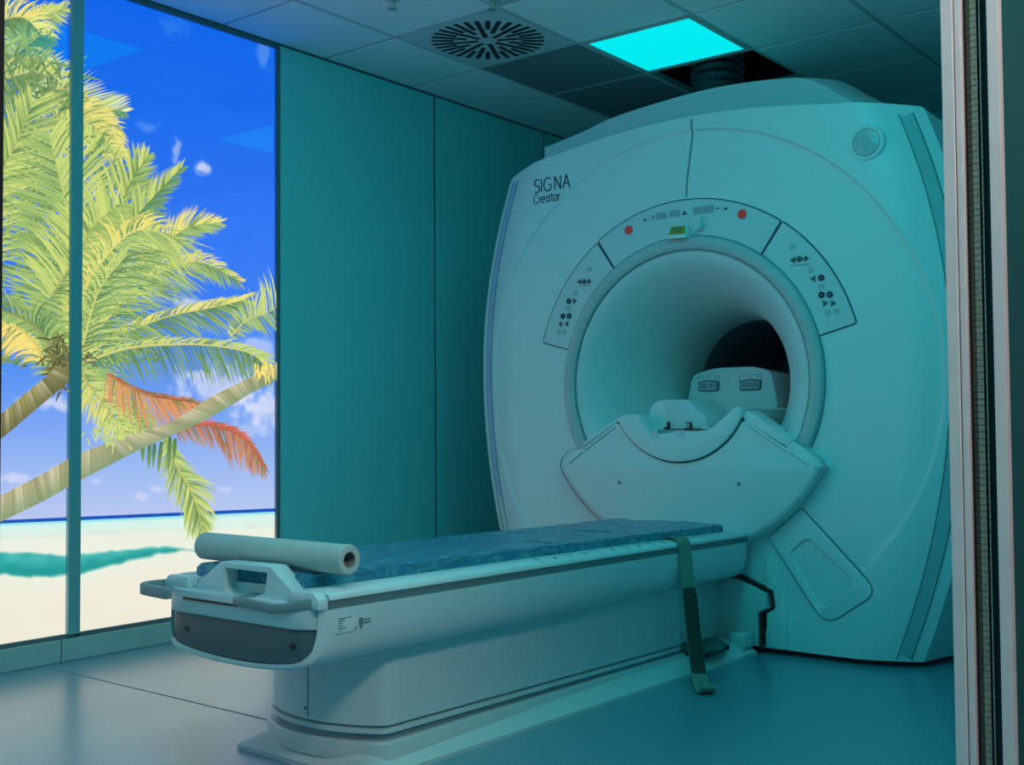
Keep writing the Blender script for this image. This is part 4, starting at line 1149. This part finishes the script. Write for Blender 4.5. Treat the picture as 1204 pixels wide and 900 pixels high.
# rails along both sides with the dark band under them
for sg in (1, -1):
    pr_ = [(.20, .492), (.225, .500), (.25, .502), (.285, .500), (.300, .492), (.305, .478), (.20, .478)]
    bd = [(.20, .478), (.301, .478), (.301, .458), (.20, .458)]
    ya, yb = 1.865, 4.05
    obj('side_rail', loft([[(XC + sg * d, y, tz(y, z)) for d, z in pr_] for y in (ya, 2.6, 3.3, yb)]), M_rail, TB, bevel=.004, angle=40)
    obj('rail_band', loft([[(XC + sg * d, y, tz(y, z)) for d, z in bd] for y in (ya + .002, 2.6, 3.3, yb - .002)]), M_band, TB, smooth=False)
    obj('end_corner', loft([[(XC + sg * d, y, tz(y, z)) for d, z in [(.20, .470), (.305, .457), (.303, .485), (.285, .500), (.2, .50)]] for y in (1.828, ya - .003)]), M_rail, TB, bevel=.006)
obj('table_top', loft([[(XC + d, y, tz(y, z)) for d, z in [(-.22, .497), (.22, .497), (.22, .455), (-.22, .455)]] for y in (1.87, 2.6, 3.3, 4.05)]), M_rail, TB, smooth=False)
# scale marks on the near rail
mk = []
def rail_tick(yy, hw_, pr2):
    a, b_ = yy - hw_, yy + hw_
    return loft([[(XC + d, y, tz(y, z)) for d, z in pr2] for y in (a, b_)])
for k, yy in enumerate((2.72, 2.80, 2.88, 2.96, 3.04, 3.12, 3.20, 3.28, 3.36, 3.44)):
    if k % 2: mk.append(rail_tick(yy, .006, [(.276, .5014), (.290, .4993), (.290, .4970), (.276, .4990)]))
    else: mk.append(rail_tick(yy, .0011, [(.262, .5020), (.285, .5010), (.300, .4930), (.298, .4900), (.285, .4980), (.262, .499)]))
each('scale_mark', mk, M_groove, TB, smooth=False)
# printed rating plate on the side
xl = XC + .3045
pl = obj('rating_plate', box(xl - .002, xl + .0008, 1.885, 1.948, .400, .440), M_rail, TB, smooth=False)
obj('plate_print', merge(*[box(xl + .0008, xl + .0018, 1.890, 1.890 + w_, z, z + .0018) for w_, z in ((.016, .434), (.045, .4345), (.02, .428), (.012, .423), (.014, .417), (.026, .411), (.012, .405))] +
                         [box(xl + .0008, xl + .0018, 1.960, 1.972, .412, .428), box(xl + .0008, xl + .0018, 1.963, 1.969, .402, .410), box(xl + .0008, xl + .0018, 1.976, 1.998, .421, .4235), box(xl + .0008, xl + .0018, 1.976, 1.996, .414, .4165),
                          box(xl + .0008, xl + .0018, 1.944, 1.950, .403, .408)]), M_print, TB, smooth=False)

# column, lip, plinth
def colplan(off=0.0, dm=.225, y1=3.66):
    pts = []
    for k in range(13):
        d = -dm + 2 * dm * k / 12
        pts.append((d * (1 + off / dm), 2.060 - off + .075 * (abs(d) / dm) ** 2.2))
    return rpoly(pts + [(dm + off, y1 + off * .3), (-dm - off, y1 + off * .3)], [.02] + [.001] * 11 + [.02, .02, .02], 3)
cp = colplan()
obj('column', loft([[(XC + d, y, .118 - .018 * max(0, y - 2.1)) for d, y in cp], [(XC + d, y, .335) for d, y in cp]]), M_bed, TB, angle=30)
cl = colplan(.004)
obj('column_seam', box(XC + .006, XC + .0075, 2.0585, 2.064, .125, .305), M_groove, TB, smooth=False)
obj('screw_cap', disc_y(XC - .002, .146, .0045, 2.0575, 2.066, 12), M_dkgrey, TB)
obj('column_lip', loft([[(XC + d, y, .098 - .018 * max(0, y - 2.1)) for d, y in cl], [(XC + d, y, .110 - .018 * max(0, y - 2.1)) for d, y in cl]]), M_bed, TB, angle=30)
cn = colplan(-.006)
obj('column_gap', loft([[(XC + d, y, .05) for d, y in cn], [(XC + d, y, .13 - .018 * max(0, y - 2.1)) for d, y in cn]]), M_mdgrey, TB, angle=30)
pn = colplan(.012, y1=3.68)
obj('plinth_ring', loft([[(XC + d, y, .03) for d, y in pn], [(XC + d, y, .072 - .012 * max(0, y - 2.1)) for d, y in pn], [(XC + d * .98, y + .004, .078 - .012 * max(0, y - 2.1)) for d, y in pn]]), M_base, TB, angle=40)
sk = []
def skplan(o):
    return rpoly([(-.285 + o, 2.035 + o), (.265 - o, 2.028 + o), (.330 - o, 4.06), (-.330 + o, 4.06)], [.05, .05, .01, .01], 6)
n_sk = None
obj('base_skirt', loft([[(XC + d, y, 0.0) for d, y in skplan(0)], [(XC + d, y, .012) for d, y in skplan(0)], [(XC + d, y, .018) for d, y in skplan(.010)], [(XC + d, y, .046) for d, y in skplan(.055)], [(XC + d, y, .048) for d, y in skplan(.07)]]), M_base, TB, angle=30)
# dock housing between column and scanner
obj('dock_housing', loft([[(XC + sx, y, z) for sx, y, z in ((-.16, 3.655, z_), (.16, 3.655, z_), (.16, 4.088, z_), (-.16, 4.088, z_))] for z_ in (.045, .285)]), M_base, TB, bevel=.006, angle=25)
obj('dock_flange', prism([(XC + a, z) for a, z in ((-.20, .282), (.245, .282), (.366, .236), (.372, .182), (.330, .160), (.330, .03), (-.20, .03))], 'y', 4.066, 4.0885), M_base, TB, bevel=.004)
obj('dock_step', box(XC + .255, XC + .318, 3.98, 4.06, .03, .085), M_base, TB, bevel=.005)
obj('dock_gasket', ribbon([(.20, .292), (.250, .290), (.378, .240), (.385, .178), (.341, .154), (.341, .03)], .013, .026, .004), M_black, TB, smooth=False)
# foot pedal
fp = rpoly([(-2.135, 3.665), (-2.155, 3.80), (-2.122, 3.945), (-2.025, 3.87), (-1.985, 3.765), (-2.010, 3.66)], .04, 5)
pd = obj('foot_pedal', loft([[(d, y, .062) for d, y in fp], [(d, y, .072) for d, y in fp]]), M_foot, TB, bevel=.002)
each('pedal_support', [box(-2.10, -2.02, 3.70, 3.76, .046, .062), box(-2.10, -2.02, 3.82, 3.88, .046, .062)], M_black, pd, smooth=False)

# bent side handle at the free end
hpth = [(-2.60, 1.91, .472), (-2.640, 1.84, .472), (-2.652, 1.800, .471), (-2.640, 1.775, .470), (-2.605, 1.766, .470), (-2.55, 1.760, .470), (-2.505, 1.757, .470)]
hs = spline(hpth, 6)
def flat_bar(path, w, h):
    P = [Vector(p) for p in path]; rg = []
    for i, p in enumerate(P):
        tn = (P[min(i + 1, len(P) - 1)] - P[max(i - 1, 0)]).normalized(); n_ = Vector((-tn.y, tn.x, 0))
        rg.append([p + n_ * w / 2 + Vector((0, 0, h / 2)), p + n_ * w / 2 - Vector((0, 0, h / 2)), p - n_ * w / 2 - Vector((0, 0, h / 2)), p - n_ * w / 2 + Vector((0, 0, h / 2))])
    return loft(rg)
obj('side_handle', flat_bar(hs, .022, .029), M_mdgrey, TB, bevel=.004, angle=50)

# ------------------------------------------------------------------ things on the table
def pad(name, ya, yb, label, seed):
    rnd = random.Random(seed)
    nx, ny = 40, max(14, int((yb - ya) * 90))
    V, F = [], []
    def right(y): return .208 + .028 * (y - 2.1)
    def h(u, v, y):
        e = min(u, 1 - u, .5) * 2
        ed = 1 - max(0, 1 - min(u, 1 - u) / .03) ** 2 * .10
        evy = 1 - max(0, 1 - min(v, 1 - v) * (yb - ya) / .012) ** 2 * .30
        q = (0.0016 * sin(u * 9 + seed * 3 + v * 6) + .0030 * (fnoise(u * 120 + v * 40 + seed * 31, y * 120 - u * 30, 9, 21) - .5) + .0042 * abs(fnoise(u * 60 + y * 90, y * 40 + seed * 17 - u * 50, 8, 22) - .5)) * min(1, min(u, 1 - u) * 14 + .25)
        return .033 * ed * evy + q
    for j in range(ny + 1):
        y = ya + (yb - ya) * j / ny; v = j / ny
        for i in range(nx + 1):
            u = i / nx
            d = -.228 + (right(y) + .228) * u
            V.append((XC + d, y + .006 * sin(u * 7 + seed) * (1 if 0 < j < ny else .5), tz(y, .4985) + h(u, v, y)))
    nb = len(V)
    for j in range(ny + 1):
        y = ya + (yb - ya) * j / ny
        for i in range(nx + 1):
            u = i / nx; d = -.226 + (right(y) + .224) * u
            V.append((XC + d, y, tz(y, .4978)))
    w = nx + 1
    for j in range(ny):
        for i in range(nx):
            a = j * w + i
            F.append((a, a + 1, a + w + 1, a + w)); F.append((nb + a, nb + a + w, nb + a + w + 1, nb + a + 1))
    for j in range(ny):
        a = j * w; F.append((a, a + w, nb + a + w, nb + a)); a = j * w + nx; F.append((a, nb + a, nb + a + w, a + w))
    for i in range(nx):
        F.append((i, nb + i, nb + i + 1, i + 1)); a = ny * w + i; F.append((a, a + 1, nb + a + 1, nb + a))
    o = obj(name, (V, F), M_pad, angle=50)
    tag(o, label, 'mattress pad', 'blue wrapped table pads')
    return o
pad('mattress_pad', 1.875, 2.895, 'long blue film-wrapped pad at the free end of the table, under the paper roll', 1)
pad('mattress_pad', 2.905, 3.345, 'middle blue film-wrapped pad on the table between two creased joints', 2)
pad('mattress_pad', 3.352, 3.93, 'blue film-wrapped pad on the table nearest the scanner', 3)

# paper roll
yr, zr, rr0 = 1.930, 0.5722, .0365
xa, xb = -2.588, -2.022
t = thing('paper_roll', ((xa + xb) / 2, yr, zr - rr0), 'thick white paper roll lying across the free end of the table', 'paper roll')
def lathe_x(prof, n=48):
    V, F = [], []; q = len(prof)
    for k in range(n):
        a = 2 * pi * k / n
        for r_, x in prof: V.append((x, yr + r_ * cos(a) + .0 , zr + r_ * sin(a)))
    for k in range(n):
        for i in range(q - 1): F.append((k * q + i, ((k + 1) % n) * q + i, ((k + 1) % n) * q + i + 1, k * q + i + 1))
    return V, F
obj('paper', lathe_x([(.0205, xa), (rr0 - .002, xa), (rr0, xa + .002), (rr0, xb - .002), (rr0 - .002, xb), (.0205, xb)]), M_paper, t)
obj('core_tube', lathe_x([(.0205, xa), (.0205, xb), (.018, xb), (.018, xa), (.0205, xa)]), M_core, t)

# restraint strap over the rail down to the floor
t = thing('restraint_strap', (-1.95, 3.48, 0.0), 'green grey webbing strap hanging over the table rail down to the floor', 'strap')
cen_ = spline([(-2.085, 3.535, .4875), (-2.05, 3.535, .493), (-2.022, 3.532, .488), (-2.010, 3.530, .470), (-2.004, 3.527, .43), (-1.992, 3.520, .36), (-1.978, 3.512, .28), (-1.958, 3.495, .18), (-1.932, 3.470, .09), (-1.905, 3.440, .035), (-1.875, 3.405, .008), (-1.845, 3.375, .006), (-1.828, 3.360, .022), (-1.838, 3.372, .033), (-1.852, 3.386, .026)], 8)
def strap(path, w, th):
    P = [Vector(p) for p in path]; rg = []
    for i, p in enumerate(P):
        tn = (P[min(i + 1, len(P) - 1)] - P[max(i - 1, 0)]).normalized()
        wd = Vector((0.40, 1, 0)) if p.z > .3 else Vector((0.62, 0.9, 0))
        wd = (wd - tn * wd.dot(tn)).normalized(); n_ = tn.cross(wd).normalized()
        rg.append([p + wd * w / 2 + n_ * th / 2, p - wd * w / 2 + n_ * th / 2, p - wd * w / 2 - n_ * th / 2, p + wd * w / 2 - n_ * th / 2])
    return loft(rg)
ks = next(i for i, p in enumerate(cen_) if p[2] < .33 and i > 20)
ke = next(i for i, p in enumerate(cen_) if p[2] < .05 and i > 20)
obj('webbing', strap(cen_, .056, .0028), M_strap, t, angle=60)
hk = obj('hook_panel', strap(cen_[ks:ke + 1], .052, .0064), M_hook, t, angle=60)
hk['label'] = 'black hook-and-loop panel'

# ------------------------------------------------------------------ door frame on the right, close to the camera
D = thing('door_1', (XR, OPEN1, 0.0), kind='structure')
HZ = OPENZ
yj = OPEN1
def strip(x0, x1, y0, y1): return box(x0, x1, y0, y1, 0.0, HZ)
x_ = XR
obj('jamb_room_edge', strip(x_ - .004, x_ + .013, yj - .020, yj + .05), M_jamb, D, smooth=False, bevel=.001)
obj('jamb_inner_bead', strip(x_ + .0145, x_ + .0235, yj - .018, yj), M_jamb, D, smooth=False, bevel=.001)
obj('jamb_line', strip(x_ + .0125, x_ + .015, yj - .012, yj), M_dkgrey, D, smooth=False)
obj('gasket_channel', strip(x_ + .0235, x_ + .060, yj - .004, yj), M_black, D, smooth=False)
fing, shol = [], []
z = 0.0
while z < HZ - .012:
    shol.append(loft([[(x_ + .0265, yj - .004, z), (x_ + .0265, yj - .004, z + .0083), (x_ + .0355, yj - .012, z + .0083), (x_ + .0355, yj - .012, z)],
                      [(x_ + .0275, yj - .003, z), (x_ + .0275, yj - .003, z + .0083), (x_ + .0360, yj - .011, z + .0083), (x_ + .0360, yj - .011, z)]]))
    fing.append(box(x_ + .0358, x_ + .0398, yj - .0135, yj - .012, z, z + .0083))
    fing.append(box(x_ + .0401, x_ + .0440, yj - .0135, yj - .012, z, z + .0083))
    z += .0094
g = obj('finger_gasket', merge(*fing), M_gasket, D, smooth=False)
obj('gasket_shoulder', merge(*shol), M_gaskshade, D, smooth=False)
obj('bead_strip', merge(*[box(x_ + .0462, x_ + .0478, yj - .009, yj - .004, k * .0095, k * .0095 + .0085) for k in range(int(HZ / .0095))]), M_zip, D, smooth=False)
obj('jamb_outer_edge', strip(x_ + .060, XO + .002, yj - .020, yj - .0005), M_jamb, D, smooth=False, bevel=.001)
obj('jamb_far_side', box(XR - .004, XO + .004, OPEN0 - .05, OPEN0, 0, HZ), M_black, D, smooth=False)
obj('head_frame', box(XR - .004, XO + .004, OPEN0, OPEN1, HZ, HZ + .05), M_jamb, D, smooth=False)

# control-room ceiling lamp behind the camera
t = thing('ceiling_light', (0.3, 1.2, HC - .02), 'white ceiling lamp of the control room behind the viewer, out of the picture', 'ceiling light')
obj('diffuser', box(.0, .6, .9, 1.5, HC - .02, HC - .008), M_lampw, t, smooth=False)
obj('housing', box(-.02, .62, .88, 1.52, HC - .008, HC), M_bar, t, smooth=False)

# ------------------------------------------------------------------ camera, world, view
cam = bpy.data.cameras.new('camera'); co = bpy.data.objects.new('camera', cam); COL.objects.link(co)
yaw, pitch, roll, f = 0.66623071, 0.03600097, -0.00721843, 1335.46
fwd = Vector((-sin(yaw) * cos(pitch), cos(yaw) * cos(pitch), sin(pitch)))
right = Vector((cos(yaw), sin(yaw), 0)); up = right.cross(fwd)
r2 = right * cos(roll) + up * sin(roll); u2 = -right * sin(roll) + up * cos(roll)
co.matrix_world = Matrix(((r2.x, u2.x, -fwd.x, 0), (r2.y, u2.y, -fwd.y, 0), (r2.z, u2.z, -fwd.z, 0.9), (0, 0, 0, 1)))
cam.sensor_fit = 'HORIZONTAL'; cam.sensor_width = 36.0; cam.lens = f / 1204 * 36.0
cam.clip_start = 0.02
S.camera = co

w = bpy.data.worlds.new('world'); S.world = w; w.use_nodes = True
w.node_tree.nodes['Background'].inputs['Color'].default_value = (0.02, 0.02, 0.022, 1)
w.node_tree.nodes['Background'].inputs['Strength'].default_value = 0.2

S.view_settings.view_transform = 'Standard'
S.view_settings.look = 'None'
S.view_settings.exposure = 0.0
S.view_settings.gamma = 1.0
S.view_settings.use_curve_mapping = False
S.cycles.max_bounces = 10
S.cycles.diffuse_bounces = 6
